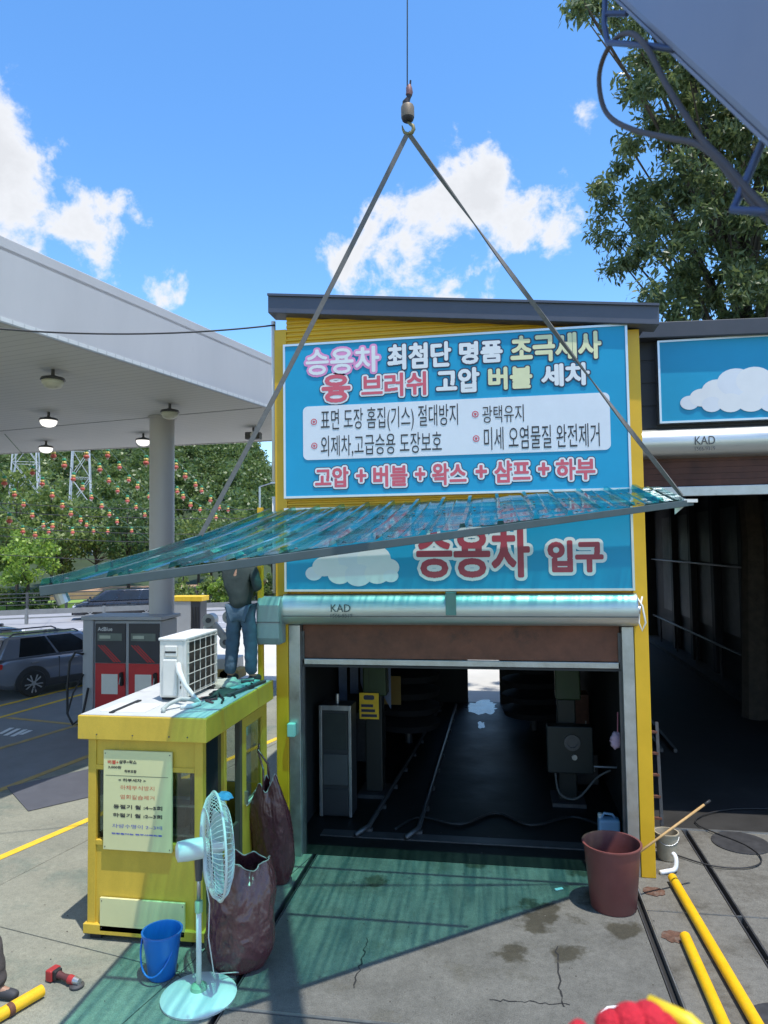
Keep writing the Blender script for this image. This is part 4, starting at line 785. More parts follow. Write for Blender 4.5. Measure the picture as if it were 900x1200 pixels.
# ------------------------------------------------------------------ kiosk
KX0, KX1, KY0, KY1 = -4.34, -3.07, 6.93, 8.92
kg = glassmat('kiosk_glass', (.66, .72, .70), .09); kdark = M('kiosk_dark_glass', (.02, .03, .03), .08, spec=.7)
ki = T('ticket_kiosk', 'small yellow ticket kiosk with flat roof and glazed sides', 'kiosk', ((KX0+KX1)/2, (KY0+KY1)/2, 0))
ki.part(B().box(-4.42, -3.0, 6.86, 8.98, 2.045, 2.29), 'roof_band', kiosk_y, bevel=.008)
roof_top = M('roof_sheet', (.52, .53, .52), .6, var=.1, scale=3, dirt=((.33, .33, .31), .35, 4)); ki.part(B().box(-4.40, -3.02, 6.88, 8.96, 2.291, 2.297), 'roof_sheet', roof_top)
ki.part(B().box(-4.12, -4.075, 6.95, 7.55, 2.297, 2.312), 'roof_seam', black); ki.part(B().box(-4.26, -3.75, 7.0, 7.42, 2.297, 2.303), 'roof_patch', offwhite)
for x, y in ((KX0, KY0), (KX1-.09, KY0), (KX0, KY1-.09), (KX1-.09, KY1-.09)): ki.part(B().box(x, x+.09, y, y+.09, .10, 2.045), 'corner_post', kiosk_y, bevel=.006)
ki.part(B().box(-4.37, -3.04, 6.90, 8.95, .06, .16), 'base_rail', kiosk_y, bevel=.008)
for x in (-4.25, -3.25):
    for y in (7.0, 8.8): ki.part(B().box(x-.06, x+.06, y-.06, y+.06, 0, .06), 'foot', dark_recess)
ki.part(B().box(KX0+.09, KX1-.09, KY0+.015, KY0+.06, .16, .95), 'front_panel', kiosk_y); ki.part(B().box(KX0+.09, KX1-.09, KY0+.015, KY0+.06, 1.77, 2.045), 'header_panel', kiosk_y)
for xs_ in (-4.2, -3.8, -3.4, -3.2): ki.part(B().lathe([(.008, 0), (.008, .004)], (xs_, 6.856, 2.10), 8, Matrix.Rotation(R(90), 3, 'X')), 'screw', steel_dark)
ki.part(B().box(KX0+.09, KX1-.09, KY0+.0, KY0+.07, .95, 1.0), 'window_sill', kiosk_y, bevel=.004); ki.part(B().box(KX0+.09, KX1-.09, KY0+.0, KY0+.07, 1.72, 1.77), 'window_head', kiosk_y, bevel=.004)
ki.part(B().box(KX0+.09, KX1-.09, KY0+.035, KY0+.041, 1.0, 1.72), 'window_pane', kg)
ki.part(B().box(-3.52, -3.49, KY0+.02, KY0+.06, 1.0, 1.72), 'mullion', steel); ki.part(B().box(-3.48, -3.165, KY0+.045, KY0+.07, 1.36, 1.38), 'window_bar', steel); ki.part(B().box(-3.48, -3.165, KY0+.045, KY0+.07, 1.06, 1.08), 'window_bar', steel)
ki.part(B().box(KX0+.015, KX0+.055, KY0+.09, KY1-.09, .16, 1.0), 'side_panel', kiosk_y); ki.part(B().box(KX0+.03, KX0+.036, KY0+.09, KY1-.09, 1.0, 1.8), 'window_pane', kg); ki.part(B().box(KX0+.015, KX0+.055, KY0+.09, KY1-.09, 1.8, 2.045), 'side_panel', kiosk_y)
ki.part(B().box(KX0+.09, KX1-.09, KY1-.06, KY1-.02, .16, 1.0), 'back_panel', kiosk_y); ki.part(B().box(KX0+.09, KX1-.09, KY1-.045, KY1-.039, 1.0, 1.85), 'window_pane', kg); ki.part(B().box(KX0+.09, KX1-.09, KY1-.06, KY1-.02, 1.85, 2.045), 'back_panel', kiosk_y)
xa = KX1-.05
ki.part(B().box(xa, xa+.012, KY0+.09, 7.50, .16, 2.0), 'dark_pane', kdark); ki.part(B().box(xa-.02, xa+.05, 7.50, 7.57, .16, 2.045), 'door_post', kiosk_y, bevel=.005)
ki.part(B().box(xa-.02, xa+.05, 7.98, 8.04, .16, 2.045), 'door_post', M('brown_post', (.09, .075, .05), .6), bevel=.005)
ki.part(B().box(xa-.01, xa+.03, 7.57, 7.98, .16, .85), 'counter_front', M('brown_panel', (.085, .06, .045), .6))
dr = ki.part(B().box(xa, xa+.05, 8.04, 8.83, .14, .98).box(xa, xa+.05, 8.04, 8.17, .98, 2.0).box(xa, xa+.05, 8.74, 8.83, .98, 2.0).box(xa, xa+.05, 8.17, 8.74, 1.88, 2.0), 'door', kiosk_y)
ki.part(B().box(xa+.02, xa+.026, 8.17, 8.74, .98, 1.88), 'door_glass', kg, parent=dr); ki.part(B().box(xa+.03, xa+.055, 8.17, 8.74, .955, .985), 'door_glass_trim', offwhite, parent=dr); ki.part(B().box(xa+.05, xa+.09, 8.10, 8.13, 1.0, 1.15), 'handle', steel, parent=dr)
ki.part(B().box(KX0+.06, KX1-.1, KY0+.1, KY1-.1, .12, .16), 'floor', M('kiosk_floor', (.1, .1, .1), .8)); ki.part(B().box(KX0+.06, KX1-.06, KY0+.1, KY1-.1, 2.0, 2.04), 'ceiling', offwhite)
ct = one(B().box(-4.26, -3.55, 7.05, 8.6, .82, .88).box(-4.24, -3.6, 7.1, 7.14, .16, .82).box(-4.24, -3.6, 8.5, 8.54, .16, .82), 'counter_desk', M('desk_grey', (.35, .34, .31), .6), 'grey counter desk inside the kiosk behind the glass', 'desk', (-3.9, 7.8, .16))
for k, (x, y, z0, sx, sy, h, m, lab, nm) in enumerate(((-3.75, 7.75, .88, .16, .12, .22, vin_dark, 'dark box standing on the kiosk counter', 'storage_box'), (-3.7, 8.15, .88, .14, .12, .10, offwhite, 'low white box on the kiosk counter', 'storage_box'))):
    t = T(nm, lab, 'box', (x, y, z0)); t.part(B().box(x-sx, x+sx, y-sy, y+sy, z0, z0+h), 'body', m, bevel=.01); t.part(B().box(x-sx-.006, x+sx+.006, y-sy-.006, y+sy+.006, z0+h-.03, z0+h+.008), 'lid', m, bevel=.006)
ch_ = T('office_chair', 'dark chair inside the kiosk seen through the open side', 'chair', (-3.4, 7.85, .16)); dkf = M('dark_fabric', (.03, .034, .05), .9)
ch_.part(B().box(-3.55, -3.2, 7.62, 8.05, .55, .64), 'seat', dkf, bevel=.03); ch_.part(B().box(-3.55, -3.47, 7.64, 8.03, .7, 1.55), 'backrest', dkf, bevel=.04); ch_.part(B().tube([(-3.38, 7.84, .2), (-3.38, 7.84, .56)], .03), 'stem', steel_dark); ch_.part(B().lathe([(.2, .16), (.2, .19), (.04, .22)], (-3.38, 7.84, 0), 16), 'base', steel_dark)
# notice boards
YN = KY0-.03
def notice(label, px0, py0, px1, py1, mat):
    r_ = pr(px0, py0, px1, py1, YN); t = T('notice_board', label, 'notice', ((r_[0]+r_[1])/2, YN, r_[2]))
    t.part(B().box(r_[0], r_[1], YN, KY0-.002, r_[2], r_[3]), 'sheet', mat, bevel=.002)
    for x, z in ((r_[0]+.02, r_[3]-.03), (r_[1]-.02, r_[3]-.03), (r_[0]+.02, r_[2]+.03), (r_[1]-.02, r_[2]+.03)): t.part(B().lathe([(.006, 0), (.006, .003)], (x, YN, z), 8, Matrix.Rotation(R(90), 3, 'X')), 'screw', steel_dark)
    return t
nb_y = M('notice_pale_yellow', (.66, .64, .33), .45, var=.05, scale=2, dirt=((.55, .5, .3), .15, 4))
nb = notice('pale yellow price notice with red, black and blue Korean lettering on the kiosk front', 121.5, 879, 201, 1000, nb_y)
tk = M('ink_black', (.05, .05, .04), .6); tr_ = M('ink_red', (.55, .10, .05), .6); tbl = M('ink_blue', (.07, .09, .42), .6)
for s_, r_, m in (('버블+', (126.5, 890.5, 139, 895.5), tr_), ('샴푸+왁스', (139.8, 890.5, 160, 895.5), tk), ('3,000원', (127, 897, 142, 901), tk), ('하부포함', (146, 902, 160, 906), tk), ('< 하부세차 >', (139, 912, 171, 917), tk),
                      ('하체부식방지', (141, 920, 181, 927), tr_), ('염화칼슘제거', (141, 931, 181, 938), tr_), ('동절기 월 :4~5회', (133, 942.5, 190, 950), tk), ('하절기 월 :2~3회', (132.5, 952.5, 190, 960), tk),
                      ('차량수명이 2~3배', (131.5, 965, 190, 973), tbl), ('연장된다는 연구사례있음', (131, 975.5, 190, 980.5), tbl)):
    lettering(nb, s_, pr(*r_, YN), YN-.002, [(.0022, m)])
rz_ = pr(124, 908, 197, 909, YN); nb.part(B().box(rz_[0], rz_[1], YN-.0015, YN, rz_[3]-.004, rz_[3]), 'rule', tk)
notice('pale blank yellow board fixed low on the kiosk front', 117, 1052, 216, 1099, nb_y)

# ------------------------------------------------------------------ things on the kiosk roof
ZR = 2.297
ac = T('air_conditioner', 'white outdoor air conditioner unit standing on the kiosk roof', 'air conditioner', (-3.7, 7.95, ZR)); ax0, ax1, ay0, ay1, az0, az1 = -3.86, -3.545, 7.55, 8.42, ZR+.045, ZR+.70
ac.part(B().box(ax0, ax1-.03, ay0, ay1, az0, az1-.02), 'casing', offwhite, bevel=.012); ac.part(B().box(ax0-.012, ax1+.008, ay0-.012, ay1+.012, az1-.02, az1+.012), 'top_cover', white, bevel=.01)
ac.part(B().box(ax0+.05, ax0+.22, ay0-.035, ay0, az0+.02, az0+.43), 'valve_cover', offwhite, bevel=.015); ac.part(B().box(ax0+.07, ax0+.22, ay0-.025, ay0, az0+.46, az0+.58), 'grip_cover', offwhite, bevel=.012); ac.part(B().box(ax0+.08, ax0+.21, ay0-.028, ay0-.02, az0+.5, az0+.52), 'grip_slot', black)
for x in (ax0+.25,): 
    for k in range(5): ac.part(B().box(x, x+.012, ay0-.006, ay0, az0+.1+k*.06, az0+.13+k*.06), 'vent_slot', black)
co = ac.part(B().box(ax1-.03, ax1-.015, ay0+.08, ay1-.03, az0+.03, az1-.05), 'coil', M('coil_dark', (.10, .09, .08), .5, .4, var=.3, scale=40))
fins = B()
for k in range(34): y = ay0+.09+k*.0215; fins.box(ax1-.015, ax1-.008, y, y+.004, az0+.03, az1-.05)
ac.part(fins, 'coil_fins', MATS['coil_dark'], parent=co, kind='stuff')
for k in range(6): y = ay0+.07+k*.155; ac.part(B().box(ax1-.002, ax1+.006, y, y+.008, az0, az1-.02), 'guard_wire', offwhite)
for k in range(6): z = az0+.01+k*.12; ac.part(B().box(ax1+.0065, ax1+.012, ay0+.03, ay1, z, z+.008), 'guard_wire', offwhite)
ac.part(B().box(ax1-.03, ax1+.008, ay0, ay0+.065, az0, az1-.02), 'corner_panel', offwhite); ac.part(B().box(ax1-.03, ax1+.008, ay1-.03, ay1, az0, az1-.02), 'corner_panel', offwhite)
for y in (ay0+.1, ay1-.14): ac.part(B().box(ax0-.02, ax1+.02, y, y+.05, ZR, az0), 'foot', black)
hose = M('pale_hose', (.62, .66, .64), .5, var=.08)
one(B().tube([(-3.62, 7.52, ZR+.42), (-3.56, 7.42, ZR+.36), (-3.47, 7.38, ZR+.22), (-3.38, 7.40, ZR+.10), (-3.30, 7.38, ZR+.03), (-3.34, 7.28, ZR+.025), (-3.44, 7.20, ZR+.025)], [.035, .034, .025, .024, .024, .024, .024], 10), 'insulated_hose', hose, 'pale insulated hose running from the air conditioner down to the roof', 'hose', (-3.4, 7.4, ZR), smooth=True)
one(B().tube([(-3.30, 7.40, ZR+.028), (-3.36, 7.33, ZR+.08), (-3.47, 7.27, ZR+.10), (-3.56, 7.17, ZR+.06), (-3.58, 7.08, ZR+.026), (-3.54, 7.02, ZR+.024)], .023, 10), 'insulated_hose', M('grey_hose', (.36, .40, .38), .6), 'grey hose arching over the front corner of the kiosk roof', 'hose', (-3.45, 7.2, ZR), smooth=True)
one(B().tube([(-3.5, 7.6, ZR+.015), (-3.35, 7.75, ZR+.015), (-3.2, 8.1, ZR+.015), (-3.12, 8.4, ZR+.015), (-3.3, 8.5, ZR+.02), (-3.42, 8.2, ZR+.015), (-3.3, 7.9, ZR+.03), (-3.16, 7.7, ZR+.015), (-3.1, 7.5, ZR+.012)], .013, 6), 'extension_cord', black, 'black cord snaking over the kiosk roof behind the air conditioner', 'cord', (-3.3, 8, ZR), smooth=True)
one(B().tube([(-3.44, 7.72, ZR+.014), (-3.3, 7.85, ZR+.014), (-3.24, 7.7, ZR+.014), (-3.33, 7.6, ZR+.014), (-3.2, 7.5, ZR+.014)], .012, 6), 'extension_cord', M('maroon_cord', (.16, .05, .06), .6), 'maroon cord coiled on the kiosk roof beside the hose', 'cord', (-3.3, 7.7, ZR), smooth=True)
def lump(c, sx, sy, sz, seed, n=18, m=10):
    b = B(); vs = []
    for j in range(m+1):
        th = math.pi/2*j/m
        for i in range(n):
            ph = 2*math.pi*i/n; d = Vector((math.cos(ph)*math.cos(th), math.sin(ph)*math.cos(th), math.sin(th))); k = 1+.28*mnoise.noise(d*2.4+Vector((seed, 0, 0)))+.12*mnoise.noise(d*6+Vector((seed, 3, 0)))
            vs.append((c[0]+d.x*sx*k, c[1]+d.y*sy*k, c[2]+d.z*sz*k))
    return b.add(vs, [(j*n+i, j*n+(i+1) % n, (j+1)*n+(i+1) % n, (j+1)*n+i) for j in range(m) for i in range(n)]+[tuple(range(n-1, -1, -1))])
one(lump((-3.42, 8.45, ZR), .2, .16, .10, 1), 'rag_pile', M('grey_rag', (.38, .42, .36), .9, var=.2, scale=8, bump=.4), 'crumpled pale rag at the worker\'s feet on the kiosk roof', 'rag', (-3.42, 8.45, ZR), smooth=True)
one(lump((-3.62, 8.62, ZR), .12, .12, .07, 5), 'rag_pile', M('dark_rag', (.06, .07, .06), .9), 'small dark rag behind the air conditioner', 'rag', (-3.62, 8.62, ZR), smooth=True)
one(B().obox((-3.22, 8.38, ZR+.02), (.07, .75, .035), Matrix.Rotation(R(-14), 3, 'Z')), 'metal_bar', MATS['mint_plastic'], 'flat mint green bar lying on the kiosk roof before the worker', 'bar', (-3.22, 8.38, ZR), bevel=.004)
one(B().obox((-3.1, 8.3, ZR+.02), (.05, .9, .03), Matrix.Rotation(R(-8), 3, 'Z')), 'metal_bar', steel_dark, 'dark thin bar lying along the right edge of the kiosk roof', 'bar', (-3.1, 8.3, ZR), bevel=.004)
one(lump((-3.30, 8.02, ZR), .15, .2, .05, 12), 'rag_pile', MATS['dark_rag'], 'flat dark cloth on the kiosk roof beside the grille', 'rag', (-3.3, 8.02, ZR), smooth=True)
tl_ = T('hand_drill', 'small dark power drill lying on the kiosk roof by the rag', 'drill', (-3.2, 8.6, ZR)); tl_.part(B().tube([(-3.28, 8.55, ZR+.05), (-3.14, 8.63, ZR+.05)], [.03, .035], 10), 'motor', steel_dark, smooth=40); tl_.part(B().tube([(-3.17, 8.62, ZR+.05), (-3.21, 8.70, ZR+.03)], .022, 8), 'grip', rust); tl_.part(B().tube([(-3.28, 8.55, ZR+.05), (-3.36, 8.50, ZR+.05)], [.018, .006], 8), 'chuck', steel)
one(B().tube(smooth_path([Vector(p) for p in ((-3.4, 8.3, ZR+.012), (-3.2, 8.2, ZR+.02), (-3.05, 8.35, ZR+.012), (-3.15, 8.55, ZR+.03), (-3.35, 8.62, ZR+.012), (-3.5, 8.5, ZR+.02), (-3.46, 8.32, ZR+.012), (-3.24, 8.12, ZR+.012), (-3.06, 7.8, ZR+.012))], 4), .011, 6), 'extension_cord', black, 'looped black cord round the rag at the back of the kiosk roof', 'cord', (-3.3, 8.4, ZR), smooth=True)
ps = onZ(306, 797, ZR); pt = onY(305, 595, ps.y)
one(B().box(ps.x-.033, ps.x+.033, ps.y-.033, ps.y+.033, ZR, pt.z), 'support_post', yellow, 'thin square yellow post the worker holds on the kiosk roof', 'post', (ps.x, ps.y, ZR), bevel=.004)

# ------------------------------------------------------------------ lifted canopy sheet
def sheetmat():
    m = bpy.data.materials.new('teal_sheet'); m.use_nodes = True; t = m.node_tree; t.nodes.remove(t.nodes['Principled BSDF']); o = t.nodes['Material Output']
    tcn = nd(t, 'ShaderNodeTexCoord'); mp = nd(t, 'ShaderNodeMapping'); mp.inputs['Scale'].default_value = (13, .45, 1); lk(t, tcn.outputs['Object'], mp.inputs[0])
    n = nd(t, 'ShaderNodeTexNoise'); n.inputs['Scale'].default_value = 1.6; n.inputs['Detail'].default_value = 6; lk(t, mp.outputs[0], n.inputs['Vector'])
    cr = nd(t, 'ShaderNodeValToRGB'); e = cr.color_ramp.elements; e[0].position = .38; e[1].position = .58; e[0].color = (.07, .44, .37, 1); e[1].color = (.33, .99, .86, 1); lk(t, n.outputs['Fac'], cr.inputs[0])
    tr = nd(t, 'ShaderNodeBsdfTransparent'); lk(t, cr.outputs[0], tr.inputs[0])
    gl = nd(t, 'ShaderNodeBsdfGlossy'); gl.inputs['Roughness'].default_value = .10; gl.inputs['Color'].default_value = (.82, .95, 1, 1)
    df = nd(t, 'ShaderNodeBsdfDiffuse'); df.inputs[0].default_value = (.015, .17, .20, 1); tl = nd(t, 'ShaderNodeBsdfTranslucent'); tl.inputs[0].default_value = (.03, .30, .32, 1)
    n2 = nd(t, 'ShaderNodeTexNoise'); n2.inputs['Scale'].default_value = 14; n2.inputs['Detail'].default_value = 5; lk(t, tcn.outputs['Object'], n2.inputs['Vector'])
    bp = nd(t, 'ShaderNodeBump'); bp.inputs['Strength'].default_value = .12; bp.inputs['Distance'].default_value = .01; lk(t, n2.outputs['Fac'], bp.inputs['Height']); lk(t, bp.outputs[0], gl.inputs['Normal'])
    n3 = nd(t, 'ShaderNodeTexNoise'); n3.inputs['Scale'].default_value = 5; n3.inputs['Detail'].default_value = 8; n3.inputs['Roughness'].default_value = .75; lk(t, mp.outputs[0], n3.inputs['Vector'])
    dfac = nd(t, 'ShaderNodeMapRange'); dfac.inputs['From Min'].default_value = .42; dfac.inputs['From Max'].default_value = .7; dfac.inputs['To Min'].default_value = .09; dfac.inputs['To Max'].default_value = .42; lk(t, n3.outputs['Fac'], dfac.inputs['Value'])
    a0 = nd(t, 'ShaderNodeMixShader'); a0.inputs[0].default_value = .5; lk(t, df.outputs[0], a0.inputs[1]); lk(t, tl.outputs[0], a0.inputs[2])
    a1 = nd(t, 'ShaderNodeMixShader'); lk(t, dfac.outputs[0], a1.inputs[0]); lk(t, tr.outputs[0], a1.inputs[1]); lk(t, a0.outputs[0], a1.inputs[2])
    lw = nd(t, 'ShaderNodeLayerWeight'); f = math_(t, 'ADD', math_(t, 'MULTIPLY', math_(t, 'POWER', lw.outputs['Facing'], 3.2), .8), .04, clamp=True)
    a2 = nd(t, 'ShaderNodeMixShader'); lk(t, f, a2.inputs[0]); lk(t, a1.outputs[0], a2.inputs[1]); lk(t, gl.outputs[0], a2.inputs[2]); lk(t, a2.outputs[0], o.inputs['Surface'])
    return m
SX0, SX1 = -3.02, 1.84; FY = 8.84
def far_pt(x): f = (x-SX0)/(SX1-SX0); return Vector((x, FY, 4.475+f*.20))
def near_pt(x): f = (x-SX0)/(SX1-SX0); return Vector((x+f*.08, 4.25+f*(7.95-4.25), 3.775+f*(4.465-3.775)))
def sp(x, t, dz=0.0): p = far_pt(x).lerp(near_pt(x), t); return Vector((p.x, p.y, p.z+dz-.05*math.sin(math.pi*t)*(1-(x-SX0)/(SX1-SX0))))
sh = T('canopy_sheet', 'see-through teal ribbed canopy sheet hanging from the crane slings', 'canopy', (sp(-.6, .5).x, sp(-.6, .5).y, sp(-.6, .5).z))
xs, zs = [], []; pitch = .324; k = 0
while SX0+k*pitch < SX1-.05:
    x = SX0+k*pitch
    for dx, dz in ((0, 0), (.012, .045), (.05, .045), (.062, 0), (.17, .004), (.19, .012), (.21, .004)):
        if x+dx < SX1: xs.append(x+dx); zs.append(dz)
    k += 1
xs.append(SX1); zs.append(0)
NT = 16; b = B(); b.add([sp(x, t/NT, dz+.006*mnoise.noise(Vector((x*1.3, t*.5, 0)))) for t in range(NT+1) for x, dz in zip(xs, zs)], [(t*len(xs)+i, t*len(xs)+i+1, (t+1)*len(xs)+i+1, (t+1)*len(xs)+i) for t in range(NT) for i in range(len(xs)-1)])
tsheet = sheetmat(); sh.part(b, 'ribbed_sheet', tsheet)
fz = Vector((0, 0, -.036)); tube_steel = M('frame_tube_grey', (.06, .085, .09), .5, .2, var=.15, scale=5)
def beam(p, q, w, h):
    d = (q-p).normalized(); s_ = d.cross(Vector((0, 0, 1))).normalized(); u = s_.cross(d); return B().prism([p+s_*w/2+u*h/2, p-s_*w/2+u*h/2, p-s_*w/2-u*h/2, p+s_*w/2-u*h/2], q-p)
sh.part(beam(sp(SX0, 1)+fz, sp(SX1, 1)+fz+Vector((.06, .03, 0)), .05, .065), 'front_beam', tube_steel, bevel=.004)
sh.part(beam(sp(SX0, 0)+fz, sp(SX1, 0)+fz, .04, .05), 'rear_beam', tube_steel)
def spy(x, Y): ny_ = near_pt(x).y; return sp(x, (FY-Y)/(FY-ny_))
for Y_ in (8.0, 6.9, 5.6):
    f_ = min(1, (Y_-4.25)/3.7)*.97; xe = SX0+f_*(SX1-SX0); sh.part(beam(spy(SX0, Y_)+fz, spy(xe, Y_)+fz, .035, .045), 'purlin', tube_steel)
for x in (SX0+.02, SX1-.02): sh.part(beam(sp(x, .02)+fz*1.6, sp(x, .985)+fz*1.6, .035, .045), 'side_beam', tube_steel)
pp = sp(SX0+.06, .985); sh.part(B().tube([pp+Vector((0, 0, -.05)), pp+Vector((.03, .02, -.14))], .045, 12), 'pipe_stub', steel)
pp = sp(SX1, 1); sh.part(B().obox(pp+Vector((.03, -.01, -.02)), (.16, .05, .035), Matrix.Rotation(R(20), 3, 'Z')), 'end_bracket', offwhite); sh.part(B().prism([pp+Vector((-.12, -.01, -.06)), pp+Vector((.0, -.01, -.06)), pp+Vector((-.12, -.01, -.16))], (0, .02, 0)), 'gusset', offwhite)
for k in range(14):
    x = SX0+.1+k*pitch*1.0
    if x < SX1:
        for f in (.38, .985): p = sp(x, f, .014); sh.part(B().lathe([(.016, 0), (.016, .006), (.008, .012)], p, 8), 'screw_cap', tube_steel)

# ------------------------------------------------------------------ crane hook, rope, slings, boom
hk = at(478, 152, 7.05); rope_top = at(477.5, -231, 7.05)
hm = M('hook_dark_iron', (.05, .045, .05), .5, .5, var=.3, scale=10, dirt=((.16, .09, .07), .3, 6)); hb_ = M('hook_weight_tan', (.22, .17, .12), .55, .3, var=.15, scale=8)
H = T('crane_hook', 'crane hook block with tan cylindrical weight hanging on a wire rope', 'hook', (hk.x, hk.y, hk.z)); z0 = hk.z
H.part(B().lathe([(.035, .08), (.055, .095), (.062, .12)], hk, 24), 'weight_skirt', hm, smooth=40); H.part(B().lathe([(.064, .12), (.066, .14), (.066, .225), (.058, .245), (.02, .25)], hk, 24), 'weight', hb_, smooth=40)
H.part(B().tube([hk+Vector((0, 0, .25)), hk+Vector((-.015, 0, .285)), hk+Vector((.012, 0, .325)), hk+Vector((.02, 0, .36))], [.03, .036, .022, .03], 10), 'swivel', hm, smooth=40)
H.part(B().tube([hk+Vector((.015, 0, .35)), hk+Vector((.022, 0, .38)), hk+Vector((.018, 0, .43)), hk+Vector((.025, 0, .46))], [.032, .034, .03, .012], 10), 'wedge_socket', M('socket_rust', (.22, .11, .10), .6, .3), smooth=40)
H.part(B().tube([hk+Vector((.03, 0, .45)), hk+Vector((.034, 0, .50))], .01, 6), 'rope_tail', hm); H.part(B().tube([hk+Vector((-.045, 0, .285)), hk+Vector((-.045, .0, .245))], .006, 6), 'pin', hm)
hp_ = [(0, .085), (.018, .06), (.05, .035), (.058, -.0), (.04, -.035), (.0, -.045), (-.035, -.025), (-.05, .01), (-.058, .05)]
H.part(B().tube([hk+Vector((x, 0, z)) for x, z in hp_], [.012, .014, .019, .02, .019, .018, .015, .011, .004], 10), 'hook', M('hook_worn_yellow', (.22, .19, .09), .5, .4, var=.3, scale=20), smooth=True)
one(B().tube([hk+Vector((.0, 0, .44)), rope_top], .0065, 6), 'wire_rope', steel_dark, 'thin vertical wire rope carrying the crane hook', 'rope', tuple(hk+Vector((0, 0, .44))), smooth=True)
strap = M('webbing_strap', (.17, .16, .15), .85, var=.15, scale=30, dirt=((.12, .11, .10), .35, 10))
seat_ = hk+Vector((0, 0, -.03))
def sling(end, label, tw0, tw1):
    n = 30; pts, sd = [], []; side0 = Vector((1, .2, 0)).normalized()
    for k in range(n+1):
        f = k/n; p = seat_.lerp(end, f)-Vector((0, 0, .05*4*f*(1-f))); t_ = (end-seat_).normalized(); a = side0-t_*side0.dot(t_); a.normalize(); c = t_.cross(a); an = tw0+(tw1-tw0)*f; pts.append(p); sd.append(t_.cross(fw).normalized() if tw0 > 1 else a*math.cos(an)+c*math.sin(an))
    one(B().ribbon(pts, .046, .014, sd), 'lifting_sling', strap, label, 'sling', tuple(seat_))
eL = sp(SX0+.03, .47, .03); eR = sp(SX1-.03, .93, .03)
sling(eL, 'long grey webbing sling from the hook down to the left edge of the sheet', 1.2, 1.5); sling(eR, 'grey twisted webbing sling from the hook down to the right corner of the sheet', .2, 7.5)
bp1, bp2 = at(1010, 277, 1.0), at(478, -231, 7.05); bd = (bp2-bp1).normalized(); bs = bd.cross(Vector((0, 0, 1))).normalized(); bs = bs if bs.x > 0 else -bs; bu = bs.cross(bd); bu = bu if bu.z > 0 else -bu
boom_m = M('boom_blue_grey', (.25, .28, .38), .42, .25, var=.07, scale=2.5, bump=.05, bscale=6, dirt=((.33, .29, .33), .3, 2.2))
bo = T('crane_boom', 'blue grey steel crane boom slanting across the upper right corner', 'crane boom', tuple(bp1))
bo.part(B().prism([bp1, bp1+bs*.26, bp1+bs*.26+bu*.28, bp1+bu*.28], bp2-bp1+bd*.5), 'boom_section', boom_m, bevel=.02)
fl = bd*(bp2-bp1).length
bo.part(B().prism([bp1+bs*.012-bu*.008, bp1+bs*.03-bu*.008, bp1+bs*.03-bu*.0005, bp1+bs*.012-bu*.0005], fl), 'edge_flange', boom_m)
c_ = bp1+bd*.2; bo.part(B().prism([c_+bs*.06-bu*.012, c_+bs*.23-bu*.012, c_+bs*.23+bd*.35-bu*.012, c_+bs*.20+bd*.48-bu*.012, c_+bs*.10+bd*.48-bu*.012, c_+bs*.06+bd*.38-bu*.012], bu*.011), 'wear_plate', boom_m, bevel=.006)
def boomD(px): return 2.05+(1010-px)/(1010-478)*0+0
def on_boom(px, py):
    """depth of the boom's lower edge at the nearest image point"""
    best = min((abs((bp1.lerp(bp2, k/200)-CAM).dot(rt)/((bp1.lerp(bp2, k/200)-CAM).dot(fw))*FPX+450-(px+(py-(px-720)*.955)*.25)), k) for k in range(201)); return (bp1.lerp(bp2, best[1]/200)-CAM).dot(fw)
brk = M('bracket_blue', (.06, .085, .17), .45, .3)
for pts in (((790, 58), (757, 53), (712, 50), (708, 28), (711, -40)), ((930, 250), (890, 248), (859, 246), (874, 212), (893, 168), (905, 150))):
    bo.part(B().tube([at(x, y, on_boom(x, y)+.03) for x, y in pts], .0075, 8), 'hose_bracket', brk, smooth=True)
bo.part(B().tube([at(712, 16, on_boom(712, 16)+.03), at(735, 16, on_boom(735, 16)+.05)], .0075, 8), 'hose_bracket', brk)
hpx = [(1000, 345), (950, 295), (905, 252), (876, 222), (850, 192), (822, 163), (800, 130), (780, 98), (765, 68), (752, 48), (738, 39), (722, 45), (708, 66), (702, 92), (706, 122), (718, 140), (745, 153), (785, 162), (815, 168), (838, 184), (862, 214), (895, 252), (950, 305), (1000, 350)]
hpts = [at(x, y, 1/(1.0-.858*(1010-x)/532)-.02) for x, y in hpx]
bo.part(B().tube(smooth_path(hpts), .0066, 10), 'hydraulic_hose', M('brown_hose', (.075, .06, .06), .6, var=.2, scale=12), smooth=True)
# ------------------------------------------------------------------ floor clutter
# stand fan, seen from behind
fp = onZ(233, 1168); mint = M('fan_white', (.62, .66, .62), .45, var=.05, dirt=((.42, .42, .36), .25, 4)); FA = R(33); ax_ = Vector((math.cos(FA), math.sin(FA), 0)); hz_ = 1.30
fan = T('stand_fan', 'white round-headed pedestal fan on a round base in front of the kiosk', 'fan', (fp.x, fp.y, 0))
fan.part(B().lathe([(.33, 0), (.335, .02), (.30, .045), (.12, .06), (.05, .075)], fp, 40), 'base', mint, smooth=35); fan.part(B().lathe([(.075, .07), (.07, .10), (.03, .12)], fp, 20), 'base_collar', M('green_collar', (.25, .45, .28), .5), smooth=40)
fan.part(B().tube([fp+Vector((0, 0, .1)), fp+Vector((0, 0, .78))], .024, 12), 'lower_pole', mint, smooth=True); fan.part(B().lathe([(.034, .74), (.036, .83), (.03, .84)], fp, 16), 'clamp', MATS['green_collar'], smooth=40); fan.part(B().tube([fp+Vector((0, 0, .8)), fp+Vector((0, 0, 1.12))], .017, 12), 'upper_pole', steel, smooth=True)
